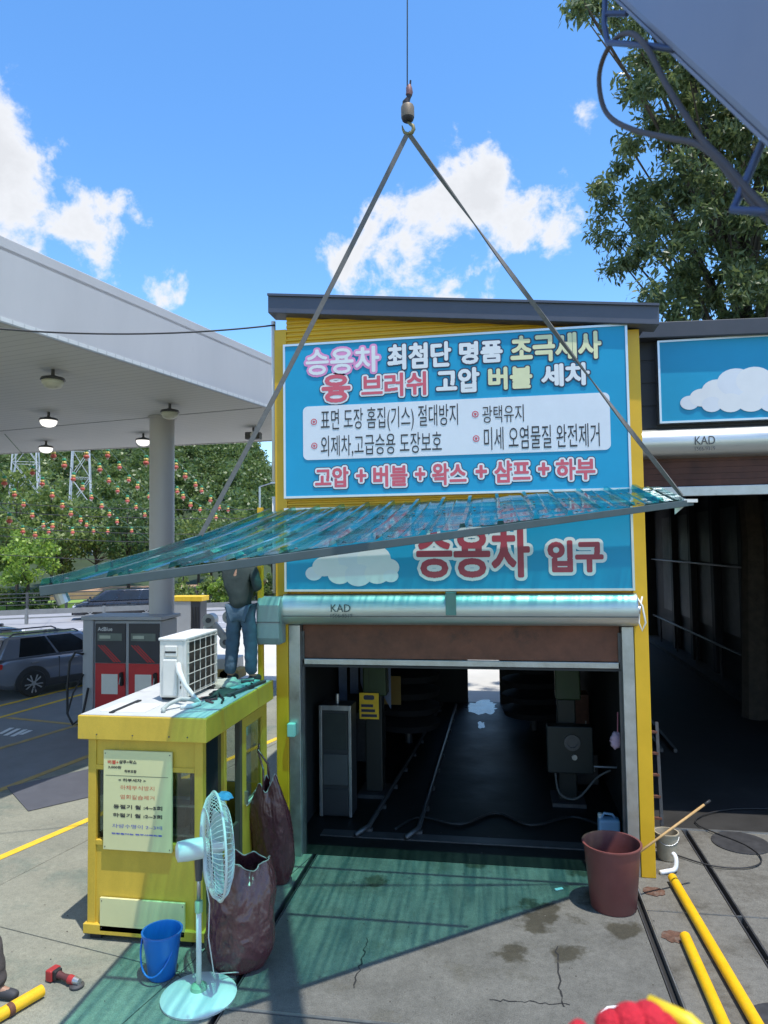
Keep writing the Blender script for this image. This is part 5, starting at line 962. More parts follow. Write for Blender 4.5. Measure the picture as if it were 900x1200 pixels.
fan.part(B().tube([fp+Vector((0, 0, 1.02)), fp+Vector((0, 0, 1.22))], [.03, .04], 12), 'switch_box', steel_dark, smooth=40)
rx_ = ax_.to_track_quat('Z', 'Y').to_matrix(); hc = fp+Vector((0, 0, hz_))
fan.part(B().lathe([(.05, -.20), (.085, -.185), (.092, -.10), (.092, .06), (.06, .09)], hc, 24, rx_), 'motor', mint, smooth=40)
fc_ = hc+ax_*.16; RC = .46
def ringp(r_, d, n=48): return [fc_+ax_*d+rx_ @ Vector((r_*math.cos(2*math.pi*k/n), r_*math.sin(2*math.pi*k/n), 0)) for k in range(n+1)]
for sg, nm in ((-1, 'rear_guard'), (1, 'front_guard')):
    g = B(); prof = [(.08, .125), (.2, .12), (.33, .095), (.42, .055), (RC, .005)]
    for k in range(60):
        a = 2*math.pi*k/60+(.05 if sg > 0 else 0); dv = rx_ @ Vector((math.cos(a), math.sin(a), 0)); g.tube([fc_+dv*r_+ax_*sg*d for r_, d in prof], .0032, 4, caps=False)
    for r_, d in prof[:1]+prof[2:3]: g.tube(ringp(r_, sg*d), .0045, 5, caps=False)
    fan.part(g, nm, mint)
    fan.part(B().lathe([(.085, -.006), (.085, .006)], fc_+ax_*sg*.126, 24, rx_), 'guard_badge', mint)
fan.part(B().tube(ringp(RC, 0), .012, 8, caps=False), 'guard_rim', mint, smooth=True)
fan.part(B().lathe([(.07, -.05), (.06, .06)], fc_, 16, rx_), 'hub', mint, smooth=40)
for q in range(3):
    b = B(); vs = []
    for i in range(7):
        for j in range(4): r_ = .06+.34*i/6; a = 2*math.pi*q/3+(-.45+.9*j/3)*(.5+.5*math.sin(math.pi*min(1, i/6+.25))); vs.append(fc_+rx_ @ Vector((r_*math.cos(a), r_*math.sin(a), (j-1.5)*.035)))
    b.add(vs, [(i*4+j, i*4+j+1, i*4+j+5, i*4+j+4) for i in range(6) for j in range(3)])
    o = fan.part(b, 'blade', M('fan_blade', (.42, .58, .56), .35)); md = o.modifiers.new('solid', 'SOLIDIFY'); md.thickness = .004
tp = fc_+rx_ @ Vector((0, 0, 0))+Vector((0, 0, RC-.02)); one(lump((tp.x+.06, tp.y+.02, tp.z-.02), .085, .075, .05, 9), 'cleaning_rag', M('blue_rag', (.06, .24, .42), .9, var=.2, scale=20, bump=.4), 'blue rag tied on top of the fan guard', 'rag', tuple(tp), smooth=True)
one(B().tube([fp+Vector((.06, .0, 1.05)), fp+Vector((.09, .03, .8)), fp+Vector((.07, .05, .5)), fp+Vector((.10, .1, .15)), fp+Vector((.3, .4, .012)), fp+Vector((.25, 1.0, .012))], .006, 5), 'extension_cord', offwhite, 'thin pale cord hanging down behind the fan pole', 'cord', tuple(fp), smooth=True)
# plastic bags
def bag(c, r0, h, seed, lean, top, flat_=.8):
    """crumpled sack: bulging body, ridged creases, slack gathered mouth"""
    n, m = 150, 84; vs = []; c = Vector(c); rg = lambda v: 1-2*abs(mnoise.noise(v))
    for j in range(m+1):
        f = j/m; prof = .70+.34*math.sin(min(1, f/.28)*math.pi/2)-.05*f-(max(0, f-.70)/.30)**1.6*(.99-top)
        for i in range(n):
            a = 2*math.pi*i/n; ca, sa = math.cos(a), math.sin(a); q = Vector((ca*1.1, sa*1.1, f*1.9+seed)); w = q+Vector((mnoise.noise(q*1.7), mnoise.noise(q*1.7+Vector((5, 0, 0))), mnoise.noise(q*1.7+Vector((0, 7, 0)))))*.35
            up_ = min(1, f*1.5)
            fold = .17*mnoise.noise(q*.8)+.05*rg(w*2.1)*(.5+.5*up_)+.030*rg(Vector((w.x*4.2, w.y*4.2, w.z*2.2)))+.014*rg(w*8)+.13*(f**5)*mnoise.noise(Vector((ca*2.6, sa*2.6, seed)))
            r_ = r0*(prof+fold); z = h*f+h*.30*mnoise.noise(Vector((ca*1.0, sa*1.0, seed+9)))*f**3
            vs.append((c.x+ca*r_+lean[0]*f*f, c.y+sa*r_*flat_+lean[1]*f*f, max(.004+c.z, c.z+z)))
    b = B(); b.add(vs, [(j*n+i, j*n+(i+1) % n, (j+1)*n+(i+1) % n, (j+1)*n+i) for j in range(m) for i in range(n)]+[tuple(range(n-1, -1, -1))]); return b
bagm = M('maroon_plastic', (.10, .032, .036), .26, var=.15, scale=4, bump=.6, bscale=11, spec=.6, stretch=(1.4, 1.4, .8)); rimm = M('bag_pale_rim', (.30, .26, .25), .4)
for nm, c, r0, h, seed, lean, top, lab in (('one', (-2.60, 6.72, .0), .31, .95, 3, (.06, .10), .62, 'bulging maroon plastic rubbish bag on the ground behind the fan'), ('two', (-2.80, 8.42, 0), .235, 1.12, 17, (-.06, -.1), .55, 'slim maroon plastic rubbish bag hanging open at the kiosk side')):
    t = T('rubbish_bag', lab, 'bag', c, 'maroon rubbish bags by the kiosk'); o = t.part(bag(c, r0, h, seed, lean, top), 'bag_body', bagm, smooth=True); md = o.modifiers.new('solid', 'SOLIDIFY'); md.thickness = .006
    me = o.data; ringv = [Vector(c)+me.vertices[k].co for k in range(150*84, 150*85)]; t.part(B().tube(ringv+[ringv[0]], .006, 5, caps=False), 'bag_rim', rimm, smooth=True)
    if nm == 'two': t.part(B().tube([ringv[40], ringv[40]+Vector((-.03, .03, .2)), Vector((KX1+.03, 8.5, 1.52)), Vector((KX1+.0, 8.62, 1.56))], .014, 6), 'handle', bagm, smooth=True); t.part(B().tube([ringv[110], ringv[110]+Vector((-.02, .06, .22)), Vector((KX1+.03, 8.5, 1.50))], .014, 6), 'handle', bagm, smooth=True)
# bucket, tub, pails
def pail(name, label, c, rb, rt_, h, mat, rim, wall=.006, n=36, cat='bucket'):
    t = T(name, label, cat, c); c = Vector(c)
    t.part(B().lathe([(rb*.5, .012), (rb-.01, 0), (rb, .01), (rt_, h), (rt_+rim, h+.004), (rt_+rim, h+.018), (rt_-wall, h+.018), (rt_-wall-.003, h-.01), (rb-wall, .02), (rb*.3, .02)], c, n), 'body', mat, smooth=40); return t
c = onZ(190, 1143); bk = pail('water_bucket', 'blue plastic bucket with handle standing before the kiosk', c, .125, .178, .40, M('blue_plastic', (.015, .15, .50), .32, var=.06, scale=5, dirt=((.05, .18, .42), .2, 6)), .012)
hd_ = [c+Vector((-.17*math.cos(R(a)), -.19*math.sin(R(a))-.0, .385-.30*math.sin(R(a)))) for a in range(0, 181, 12)]; bk.part(B().tube([p+Vector((-.02, 0, 0)) for p in hd_], .009, 8), 'handle', MATS['blue_plastic'], smooth=True)
c = onZ(719, 1062); pail('rubber_tub', 'big maroon plastic tub with a stick in it at the bay entrance', c, .245, .305, .68, M('maroon_tub', (.16, .05, .045), .45, var=.1, scale=5, dirt=((.22, .11, .10), .2, 6)), .018, cat='tub'); tubc = c
sa_ = tubc+Vector((.14, .06, .45)); sb_ = onY(832, 938, 8.85); wd_ = M('wood_stick', (.46, .28, .11), .6, var=.15, scale=12, stretch=(1, 1, 1))
t = T('wooden_stick', 'long wooden stick with black tip leaning out of the maroon tub', 'stick', tuple(sa_)); t.part(B().tube([sa_, sa_.lerp(sb_, .93)], .014, 10), 'shaft', wd_, smooth=True); t.part(B().tube([sa_.lerp(sb_, .93), sb_], .015, 10), 'tip', black, smooth=True)
c = onZ(782, 1006); bk = pail('paint_bucket', 'beige dirty bucket standing behind the yellow column', c, .115, .14, .32, M('beige_plastic', (.36, .31, .22), .6, var=.2, scale=8, dirt=((.16, .13, .09), .4, 8)), .01)
bk.part(B().tube([c+Vector((.145*math.cos(R(a)), -.145*math.sin(R(a))*.9, .31-.1*math.sin(R(a)))) for a in range(0, 181, 15)], .005, 6), 'handle', steel, smooth=True)
c = onZ(714, 985); je = T('water_jug', 'pale blue plastic jug beside the right door jamb', 'jug', tuple(c)); jm = M('pale_blue_plastic', (.30, .46, .66), .4, var=.08)
je.part(B().box(c.x-.14, c.x+.14, c.y-.09, c.y+.09, .004, .30), 'body', jm, bevel=.03); je.part(B().tube([c+Vector((-.09, 0, .295)), c+Vector((-.06, 0, .36)), c+Vector((.05, 0, .35)), c+Vector((.09, 0, .295))], .018, 8), 'handle', jm, smooth=True); je.part(B().lathe([(.03, .29), (.03, .35)], c+Vector((-.11, .02, 0)), 14), 'cap', white)
# yellow pipes and scraps
pm = M('pipe_yellow', (.78, .44, .01), .42, var=.08, scale=6, dirt=((.34, .22, .07), .26, 6), grain=.12); RPp = .052
def pipe(p, q, label, ext):
    a, b = onZ(*p), onZ(*q); d = (b-a).normalized(); b = b+d*ext; a.z = b.z = RPp+.002; t = T('steel_pipe', label, 'pipe', tuple((a+b)/2)); t.part(B().tube([a, b], RPp, 20), 'barrel', pm, smooth=50); t.part(B().tube([a-d*.004, a+d*.0], RPp*.8, 16), 'end_opening', dark_recess); return t
pipe((788, 1034), (883, 1200), 'long yellow steel pipe lying on the ground from the column to the frame edge', 1.2); pipe((803, 1104), (845, 1200), 'shorter yellow steel pipe lying beside the long one', 1.4)
t = pipe((49, 1168), (5, 1194), 'yellow steel pipe with brown band at the lower left by the shoe', 1.2)
a, b = onZ(14, 1189), onZ(8, 1193); a.z = b.z = RPp+.002; t.part(B().tube([a, b], RPp+.002, 20), 'band', rust)
for k, (px, py, sx, sy) in enumerate(((766, 1045, .12, .11), (790, 1098, .12, .12))):
    c = onZ(px, py); b = B(); n = 22; b.prism([(c.x+sx*math.cos(2*math.pi*i/n)*(1+.35*mnoise.noise(Vector((math.cos(i), math.sin(i), k*5)))), c.y+sy*math.sin(2*math.pi*i/n)*(1+.35*mnoise.noise(Vector((math.cos(i), math.sin(i), k*5+2)))), .001) for i in range(n)], (0, 0, .006))
    one(b, 'rusty_plate', M('rust_patch', (.12, .06, .038), .95, var=.5, scale=16, bump=.8, dirt=((.14, .13, .11), .5, 9)), 'flat rusty anchor patch on the concrete %s' % ('next to the column foot' if k == 0 else 'at the end of the shorter yellow pipe'), 'plate', (c.x, c.y, 0))
wp = onZ(786, 1024); one(B().tube(smooth_path([wp+Vector((-.13, -.03, .02)), wp+Vector((-.03, .0, .03)), wp+Vector((.06, .03, .05)), wp+Vector((.08, .08, .16)), wp+Vector((.05, .12, .2))], 3), [.028]*12+[.022], 8), 'plastic_elbow', M('white_plastic', (.75, .76, .76), .4), 'white curved plastic piece at the end of the long yellow pipe', 'plastic piece', tuple(wp), smooth=True)
wp = onZ(720, 1186); one(B().tube([onZ(704, 1190)+Vector((0, 0, .015)), onZ(712, 1183)+Vector((0, 0, .015)), onZ(742, 1180)+Vector((0, 0, .015))], .012, 8), 'bent_tube', MATS['white_plastic'], 'small white bent tube on the ground near the red glove', 'tube', tuple(wp), smooth=True)
wp = onZ(655, 1043); one(B().obox(wp+Vector((0, 0, .012)), (.10, .035, .012), Matrix.Rotation(.5, 3, 'Z') @ Matrix.Rotation(.1, 3, 'X')), 'paper_scrap', M('pale_blue_scrap', (.45, .66, .68), .6), 'small pale blue scrap on the wet apron', 'scrap', tuple(wp), bevel=.003)
one(B().tube(smooth_path([Vector(p) for p in ((1.85, 10.0, .02), (2.1, 9.75, .02), (2.45, 9.5, .02), (2.85, 9.5, .02), (3.1, 9.75, .02), (3.05, 10.2, .02), (2.6, 10.9, .03), (3.3, 11.5, .03), (4.6, 11.6, .03))], 5), .009, 7), 'water_hose', black, 'thin black hose looping on the ground in front of the truck bay', 'hose', (2.5, 9.8, 0), smooth=True)
gv, gf = [], []; rg2 = random.Random(11)
for k in range(420):                                         # grit and leaf crumbs scattered over the yard
    x, y = rg2.uniform(-7, 5), rg2.uniform(4.6, 10.2)
    if -4.5 < x < -3 and y > 6.7: continue
    r2 = rg2.uniform(.004, .014); a0 = rg2.uniform(0, 6); i = len(gv); gv += [(x+r2*math.cos(a0+q*2.1), y+r2*math.sin(a0+q*2.1)*rg2.uniform(.5, 1), .001) for q in range(3)]+[(x, y, .001+r2*.7)]; gf += [(i, i+1, i+3), (i+1, i+2, i+3), (i+2, i, i+3), (i+2, i+1, i)]
one(B().add(gv, gf), 'ground_grit', M('grit', (.14, .125, .10), .9, island=.7), 'small grit and crumbs scattered over the concrete yard', 'grit', kind='stuff')
# angle grinder
c = onZ(76, 1152); gr = T('angle_grinder', 'red cordless angle grinder lying on the concrete', 'grinder', tuple(c)); d = (onZ(96, 1158)-onZ(58, 1146)).normalized(); s_ = Vector((-d.y, d.x, 0)); q = Matrix((d, s_, Vector((0, 0, 1)))).transposed(); gm = M('grinder_red', (.36, .03, .03), .45, var=.15, scale=10)
gr.part(B().obox(c-d*.15+Vector((0, 0, .055)), (.075, .12, .10), q), 'battery', gm, bevel=.012); gr.part(B().obox(c-d*.10+Vector((0, 0, .06)), (.05, .085, .085), q), 'battery_mount', black, bevel=.01)
gr.part(B().tube([c-d*.09+Vector((0, 0, .06)), c-d*.02+Vector((0, 0, .055)), c+d*.07+Vector((0, 0, .05))], [.036, .027, .036], 12), 'grip', M('grinder_grip', (.10, .03, .03), .6), smooth=40)
gr.part(B().tube([c+d*.06+Vector((0, 0, .05)), c+d*.13+Vector((0, 0, .05))], [.04, .035], 12), 'motor_nose', gm, smooth=40); gr.part(B().tube([c+d*.12+Vector((0, 0, .052)), c+d*.18+Vector((0, 0, .05))], [.036, .028], 12), 'gear_head', steel, smooth=40); gr.part(B().lathe([(.065, .008), (.065, .02), (.03, .03)], c+d*.15, 24), 'disc_guard', steel_dark)
# ------------------------------------------------------------------ inside the wash bay
py0 = onZ(393, 958); pmx = T('payment_machine', 'silver framed payment machine just inside the bay on the left', 'machine', (py0.x, py0.y, 0)); Y = py0.y; r_ = pr(374, 826, 413, 955, Y)
pmx.part(B().box(r_[0], r_[1], Y, Y+.35, .02, r_[3]), 'cabinet', M('cabinet_grey', (.05, .052, .055), .45, .3), bevel=.01)
for x in (r_[0], r_[1]-.045): pmx.part(B().box(x, x+.045, Y-.03, Y, .02, r_[3]), 'frame_bar', steel, bevel=.006)
pmx.part(B().box(r_[0]+.045, r_[1]-.045, Y-.03, Y, r_[3]-.07, r_[3]), 'frame_bar', steel); pmx.part(B().box(r_[0]+.07, r_[1]-.07, Y-.012, Y-.002, r_[3]-.65, r_[3]-.12), 'screen', M('screen_dark', (.05, .055, .05), .2), bevel=.004); pmx.part(B().box(r_[0]+.05, r_[1]-.05, Y-.02, Y-.002, .05, .42), 'lower_door', MATS['cabinet_grey'], bevel=.004)
pmx.part(B().box(r_[0]+.06, r_[1]-.06, Y-.02, Y-.002, .48, r_[3]-.72), 'keypad_panel', M('panel_grey', (.07, .075, .075), .5), bevel=.004); pmx.part(B().tube([((r_[0]+r_[1])/2, Y+.15, r_[3]), ((r_[0]+r_[1])/2, Y+.15, r_[3]+.14)], .03), 'stub', steel)
gm_ = M('wash_green', (.022, .045, .013), .5, var=.2, scale=4)
wm = T('wash_gantry', 'dark green wash gantry with brush motor box inside the bay', 'machine', (-.5, 11.6, 0)); YG = 11.4
def curved(xc, label):
    r2 = pr(xc-14, 790, xc+14, 870, YG); xm = (r2[0]+r2[1])/2
    return wm.part(B().prism([(xm-.22, YG, 3.3), (xm+.12, YG, 3.3), (xm+.20, YG, 2.6), (xm+.22, YG, 1.6), (xm-.16, YG, 1.6), (xm-.16, YG, 2.5), (xm-.20, YG, 2.9)], (0, .3, 0)), 'arm', gm_, bevel=.02), xm
_, xl = curved(437, 'l'); _, xr2 = curved(664, 'r')
wm.part(B().box(xl-.22, xr2+.2, YG, YG+.3, 3.3, 3.48), 'top_beam', gm_, bevel=.02)
for x in (xl, xr2): wm.part(B().box(x-.14, x+.14, YG+.05, YG+.3, 0.06, 1.6), 'leg', M('gantry_dark', (.012, .014, .012), .5), bevel=.02); wm.part(B().box(x-.25, x+.25, YG-.1, YG+.5, .004, .06), 'foot', steel_dark)
wm.part(B().box(xr2-.32, xr2+.36, YG-.22, YG, .55, 1.25), 'motor_box', M('motor_grey', (.022, .026, .025), .45, .2), bevel=.02)
o = wm.part(B().lathe([(.12, 0), (.12, .04), (.075, .04), (.075, .01)], (xr2+.05, YG-.22, 1.02), 24, rx), 'dial', steel_dark); wm.part(B().lathe([(.04, 0), (.04, .03)], (xr2+.08, YG-.22, .80), 14, rx), 'knob', steel)
wm.part(B().tube(smooth_path([Vector((xr2-.2, YG-.1, .55)), Vector((xr2-.15, YG-.2, .25)), Vector((xr2+.1, YG-.25, .2)), Vector((xr2+.4, YG-.2, .5)), Vector((xr2+.6, YG-.2, .62))], 4), .018, 8), 'hose', M('dim_hose', (.10, .10, .095), .6), smooth=True)
wm.part(B().tube([(xr2+.3, YG-.15, .65), (xr2+.85, YG-.15, .65), (xr2+.85, YG-.15, .1)], .02, 8), 'pipe', steel)
for k, x in enumerate((-2.35, -.0)):
    t = T('wash_brush', 'tall dark vertical wash brush deep in the bay, %s side' % ('left' if k == 0 else 'right'), 'brush', (x, 13.5+k*2, 0)); xx = (-2.0, .55)[k]
    b = B()
    for q in range(9): b.lathe([(.12, .3+q*.32), (.62, .34+q*.32), (.66, .46+q*.32), (.15, .58+q*.32)], (xx, 14.6+k*1.3, 0), 26)
    t.part(b, 'bristles', M('brush_dark', (.015, .016, .02), .9), smooth=40, kind='stuff'); t.part(B().tube([(xx, 14.6+k*1.3, .004), (xx, 14.6+k*1.3, 3.49)], .08, 10), 'shaft', steel_dark)
for k, x in enumerate((-1.95, -1.25)):
    a_, b_2 = Vector((x, 10.0, .09)), Vector((x+.35*(1-k), 17.8, .09)); t = T('guide_rail', '%s steel wheel guide rail on the wash bay floor' % ('left' if k == 0 else 'right'), 'rail', (x, 10, 0)); t.part(B().tube([Vector((a_.x-.15, 9.75, .05)), a_, b_2], .035, 8), 'rail', steel_dark, smooth=True)
    for q in range(9): p = a_.lerp(b_2, q/8.5); t.part(B().box(p.x-.05, p.x+.05, p.y-.03, p.y+.03, .004, .06), 'foot', steel_dark)
one(B().box(-2.6, 1.3, 9.78, 9.98, .004, .022), 'floor_grate', steel_dark, 'dark steel drain grate across the floor just inside the bay', 'grate', (-.6, 9.9, 0))
for k, (px0, py0_, px1, py1, Yn, m, lab, txt) in enumerate(((421, 812, 444, 843, 11.3, line_y, 'small yellow warning notice hanging on the green gantry arm', True), (446, 792, 470, 826, 13, M('brown_board', (.20, .13, .03), .7), 'dim brown board hanging deeper in the bay', False))):
    r3 = pr(px0, py0_, px1, py1, Yn); t = T('hanging_notice', lab, 'notice', (r3[0], Yn, r3[2])); t.part(B().box(r3[0], r3[1], Yn, Yn+.012, r3[2], r3[3]), 'board', m)
    t.part(B().tube([((r3[0]+r3[1])/2, Yn+.006, r3[3]), ((r3[0]+r3[1])/2, Yn+.006, 3.5)], .004, 5), 'cord', black)
    if txt:
        zz = r3[3]-r3[2]
        for q in range(3): t.part(B().box(r3[0]+.03, r3[1]-.03-.03*q, Yn-.003, Yn-.0005, r3[2]+zz*(.08+.19*q), r3[2]+zz*(.19+.19*q)), 'print_line', vin_dark)
        t.part(rounded(r3[0]+.07, r3[1]-.07, r3[2]+zz*.74, r3[2]+zz*.92, .03, Yn-.003, .0025), 'print_symbol', vin_dark)
bp_ = onY(722, 866, 9.6); t = T('bath_sponge', 'pale pink sponge hanging on the right bay wall', 'sponge', tuple(bp_)); b = lump((bp_.x, bp_.y, bp_.z-.02), .075, .06, .11, 4); b.add(lump((0, 0, 0), .075, .06, -.1, 6).v and [(bp_.x+v[0], bp_.y+v[1], bp_.z-.02+v[2]) for v in lump((0, 0, 0), .075, .06, -.1, 6).v], lump((0, 0, 0), .075, .06, -.1, 6).f)
t.part(b, 'sponge', M('pink_sponge', (.55, .36, .46), .9), smooth=True); t.part(B().tube([bp_+Vector((.02, 0, .08)), bp_+Vector((.03, 0, .34))], .008, 6), 'cord', M('pink_cord', (.5, .15, .2), .8)); t.part(B().tube([bp_+Vector((.03, 0, .34)), Vector((1.6, bp_.y, bp_.z+.36))], .008, 6), 'peg', steel_dark)
t = T('plastic_curtain', 'blue plastic curtain strips hanging at the left side of the bay', 'curtain', (-2.7, 11.6, 3.5)); cm = M('curtain_blue', (.05, .085, .17), .35, var=.25, scale=5)
for q in range(5): x = -2.84+q*.19; t.part(B().prism([(x, 12.0+.03*(q % 2), 1.3+.2*(q % 3)), (x+.14, 12.02+.03*(q % 2), 1.25+.25*(q % 2)), (x+.14, 12.02+.03*(q % 2), 3.5), (x, 12.0+.03*(q % 2), 3.5)], (0, .004, 0)), 'strip', cm)

for k, (x, y, z0, sx, sz, m, lab) in enumerate(((1.25, 12.4, .004, .22, .5, steel_dark, 'dark steel cabinet by the right wall inside the bay'), (-2.55, 13.2, .004, .25, .9, steel_dark, 'tall dark cabinet by the left wall inside the bay'), (1.3, 13.8, .004, .2, 1.2, rust, 'rusty tall box deep inside the bay on the right'))):
    t = T('storage_cabinet', lab, 'cabinet', (x, y, 0)); t.part(B().box(x-sx, x+sx, y, y+.4, z0, z0+sz), 'body', m, bevel=.012); t.part(B().box(x-sx+.03, x+sx-.03, y-.012, y, z0+.05, z0+sz-.05), 'door', m, bevel=.006); t.part(B().box(x+sx-.08, x+sx-.06, y-.03, y-.012, z0+sz*.45, z0+sz*.6), 'handle', steel)
for k in range(5):
    x = -2.3+k*.85; y = 10.6+.7*k; one(B().tube(sag((x, y, 3.5), (x+.7, y+.5, 3.5), .35+.12*(k % 3), 10), .018, 6), 'hanging_cable', cab, '%s slack cable looped under the wash bay ceiling from the left' % ordn[k], 'cable', (x, y, 3.5), 'slack cables under the bay ceiling', smooth=True)
one(B().tube(smooth_path([Vector(p) for p in ((-1.6, 10.1, .02), (-1.3, 10.6, .02), (-.7, 10.4, .02), (-.2, 10.9, .02), (.3, 10.5, .02), (.9, 10.9, .02), (1.3, 10.6, .02))], 5), .02, 7), 'water_hose', black, 'black hose trailing across the floor just inside the bay', 'hose', (0, 10.5, 0), smooth=True)

# ------------------------------------------------------------------ people
def skin_mesh(verts, edges, radii, sub=2, wrinkle=0.0, seed=0, wscale=9.0):
    me = bpy.data.meshes.new('skin'); me.from_pydata([tuple(v) for v in verts], edges, []); bm = bmesh.new(); bm.from_mesh(me); lay = bm.verts.layers.skin.verify(); bm.verts.ensure_lookup_table()
    for v, r_ in zip(bm.verts, radii): v[lay].radius = r_ if isinstance(r_, tuple) else (r_, r_)
    bm.verts[0][lay].use_root = True; bm.to_mesh(me); bm.free()
    o = bpy.data.objects.new('skin', me); link(o); o.modifiers.new('s', 'SKIN').use_smooth_shade = True; ss = o.modifiers.new('u', 'SUBSURF'); ss.levels = ss.render_levels = sub
    dg = bpy.context.evaluated_depsgraph_get(); out = bpy.data.meshes.new_from_object(o.evaluated_get(dg)); bpy.data.objects.remove(o)
    if wrinkle:
        nn = [v.normal.copy() for v in out.vertices]
        for v, n in zip(out.vertices, nn):
            q = v.co*wscale; w_ = mnoise.noise(Vector((q.x*.8, q.y*.8, q.z*2.2+seed)))+.6*mnoise.noise(Vector((q.x*2, q.y*2, q.z*3.5+seed+5))); v.co += n*w_*wrinkle
    return out
def hang(me, name, mat, thing):
    me.name = name; me.materials.clear(); me.materials.append(mat); me.shade_smooth(); o = link(bpy.data.objects.new(name, me)); o.parent = thing.o; return o
skinm = M('skin_tone', (.36, .20, .13), .55, var=.08)
def hand_chains(V, E, Rd, wrist_i, wrist, d, side, curl, down):
    """palm and five fingers added to the body graph; d = hand direction, side = towards the thumb"""
    palm = wrist+d*.055; V.append(palm); Rd.append((.036, .02)); pi = len(V)-1; E.append((wrist_i, pi))
    for k, (o_, ln) in enumerate(((.032, .07), (.011, .08), (-.011, .075), (-.030, .058))):
        base = palm+d*.035+side*o_; a = base+d*ln*.45+down*ln*curl*.3; b_ = a+d*ln*.2+down*ln*curl*.55; i = len(V); V += [base, a, b_]; Rd += [.0105, .0095, .008]; E += [(pi, i), (i, i+1), (i+1, i+2)]
    base = wrist+d*.03+side*.035; i = len(V); V += [base, base+side*.03+d*.03, base+side*.025+d*.06+down*.02]; Rd += [.013, .011, .009]; E += [(wrist_i, i), (i, i+1), (i+1, i+2)]
def person(label, base, rz, P, cloth, wr_seed):
    """P: joint positions in local metres"""
    t = T('person', label, 'person', base); t.o.rotation_euler = (0, 0, rz); v = {k: Vector(p) for k, p in P.items()}
    order = ['pelvis', 'waist', 'chest', 'neck', 'head0', 'head1', 'shR', 'elR', 'wrR', 'shL', 'elL', 'wrL', 'hipR', 'knR', 'anR', 'toR', 'hipL', 'knL', 'anL', 'toL']
    E = [('pelvis', 'waist'), ('waist', 'chest'), ('chest', 'neck'), ('neck', 'head0'), ('head0', 'head1'), ('chest', 'shR'), ('shR', 'elR'), ('elR', 'wrR'), ('chest', 'shL'), ('shL', 'elL'), ('elL', 'wrL'), ('pelvis', 'hipR'), ('hipR', 'knR'), ('knR', 'anR'), ('anR', 'toR'), ('pelvis', 'hipL'), ('hipL', 'knL'), ('knL', 'anL'), ('anL', 'toL')]
    rad = dict(pelvis=(.13, .10), waist=(.12, .09), chest=(.14, .10), neck=.055, head0=(.075, .085), head1=(.07, .08), shR=.062, elR=.042, wrR=.028, shL=.062, elL=.042, wrL=.028, hipR=.085, knR=.055, anR=.038, toR=.035, hipL=.085, knL=.055, anL=.038, toL=.035)
    V = [v[k] for k in order]; ix = {k: i for i, k in enumerate(order)}; Ed = [(ix[a], ix[b]) for a, b in E]; Rd = [rad[k] for k in order]
    for sfx in 'RL':
        w = v['wr'+sfx]; d = (w-v['el'+sfx]).normalized(); sd = (v['chest']-w); sd = (sd-d*sd.dot(d)).normalized(); hand_chains(V, Ed, Rd, ix['wr'+sfx], w, d, sd, 1.0, d.cross(sd)*(1 if sfx == 'R' else -1))
    hang(skin_mesh(V, Ed, Rd, 2), 'body', skinm, t)
    sub = lambda names, r_, wk, sd: skin_mesh([v[k] for k in names], [(names.index(a), names.index(b)) for a, b in E if a in names and b in names], r_, 3, wk, sd)
    v['slR'] = v['elR'].lerp(v['wrR'], .6); v['slL'] = v['elL'].lerp(v['wrL'], .6); v['hem'] = v['pelvis']+Vector((0, 0, -.02))
    v['cuR'] = v['anR']+Vector((0, 0, .0)); v['cuL'] = v['anL']+Vector((0, 0, .0))
    E2 = [('hem', 'waist'), ('waist', 'chest'), ('chest', 'neck'), ('chest', 'shR'), ('shR', 'elR'), ('elR', 'slR'), ('chest', 'shL'), ('shL', 'elL'), ('elL', 'slL')]; names = ['hem', 'waist', 'chest', 'neck', 'shR', 'elR', 'slR', 'shL', 'elL', 'slL']
    hang(skin_mesh([v[k] for k in names], [(names.index(a), names.index(b)) for a, b in E2], [(.185, .15), (.165, .135), (.175, .14), .066, .088, .066, .05, .088, .066, .05], 3, .010, wr_seed, 7), 'shirt', cloth[0], t)
    E3 = [('pelvis', 'hipR'), ('hipR', 'knR'), ('knR', 'cuR'), ('pelvis', 'hipL'), ('hipL', 'knL'), ('knL', 'cuL')]; names = ['pelvis', 'hipR', 'knR', 'cuR', 'hipL', 'knL', 'cuL']
    hang(skin_mesh([v[k] for k in names], [(names.index(a), names.index(b)) for a, b in E3], [(.145, .125), .118, .092, .08, .118, .092, .08], 3, .009, wr_seed+3, 7), 'trousers', cloth[1], t)
    for sfx in 'RL':
        a, b_ = v['an'+sfx], v['to'+sfx]; hl = a+(a-b_)*.45; hl.z = .045
        hang(skin_mesh([Vector((a.x, a.y, .055)), hl, Vector((b_.x, b_.y, .045)), b_+(b_-a)*.35+Vector((0, 0, -.005)), a+Vector((0, 0, .02))], [(0, 1), (0, 2), (2, 3), (0, 4)], [.05, .046, .05, (.044, .036), .045], 2), 'shoe', cloth[2], t)
    h0, h1 = v['head0'], v['head1']; hang(skin_mesh([h0+Vector((0, -.012, .035)), h1+Vector((0, -.008, .02)), h1+Vector((0, .0, .045))], [(0, 1), (1, 2)], [(.082, .09), (.084, .092), (.06, .065)], 2), 'cap', cloth[3], t)
    fd = Vector((0, 1, 0)); fc2 = h0.lerp(h1, .4)
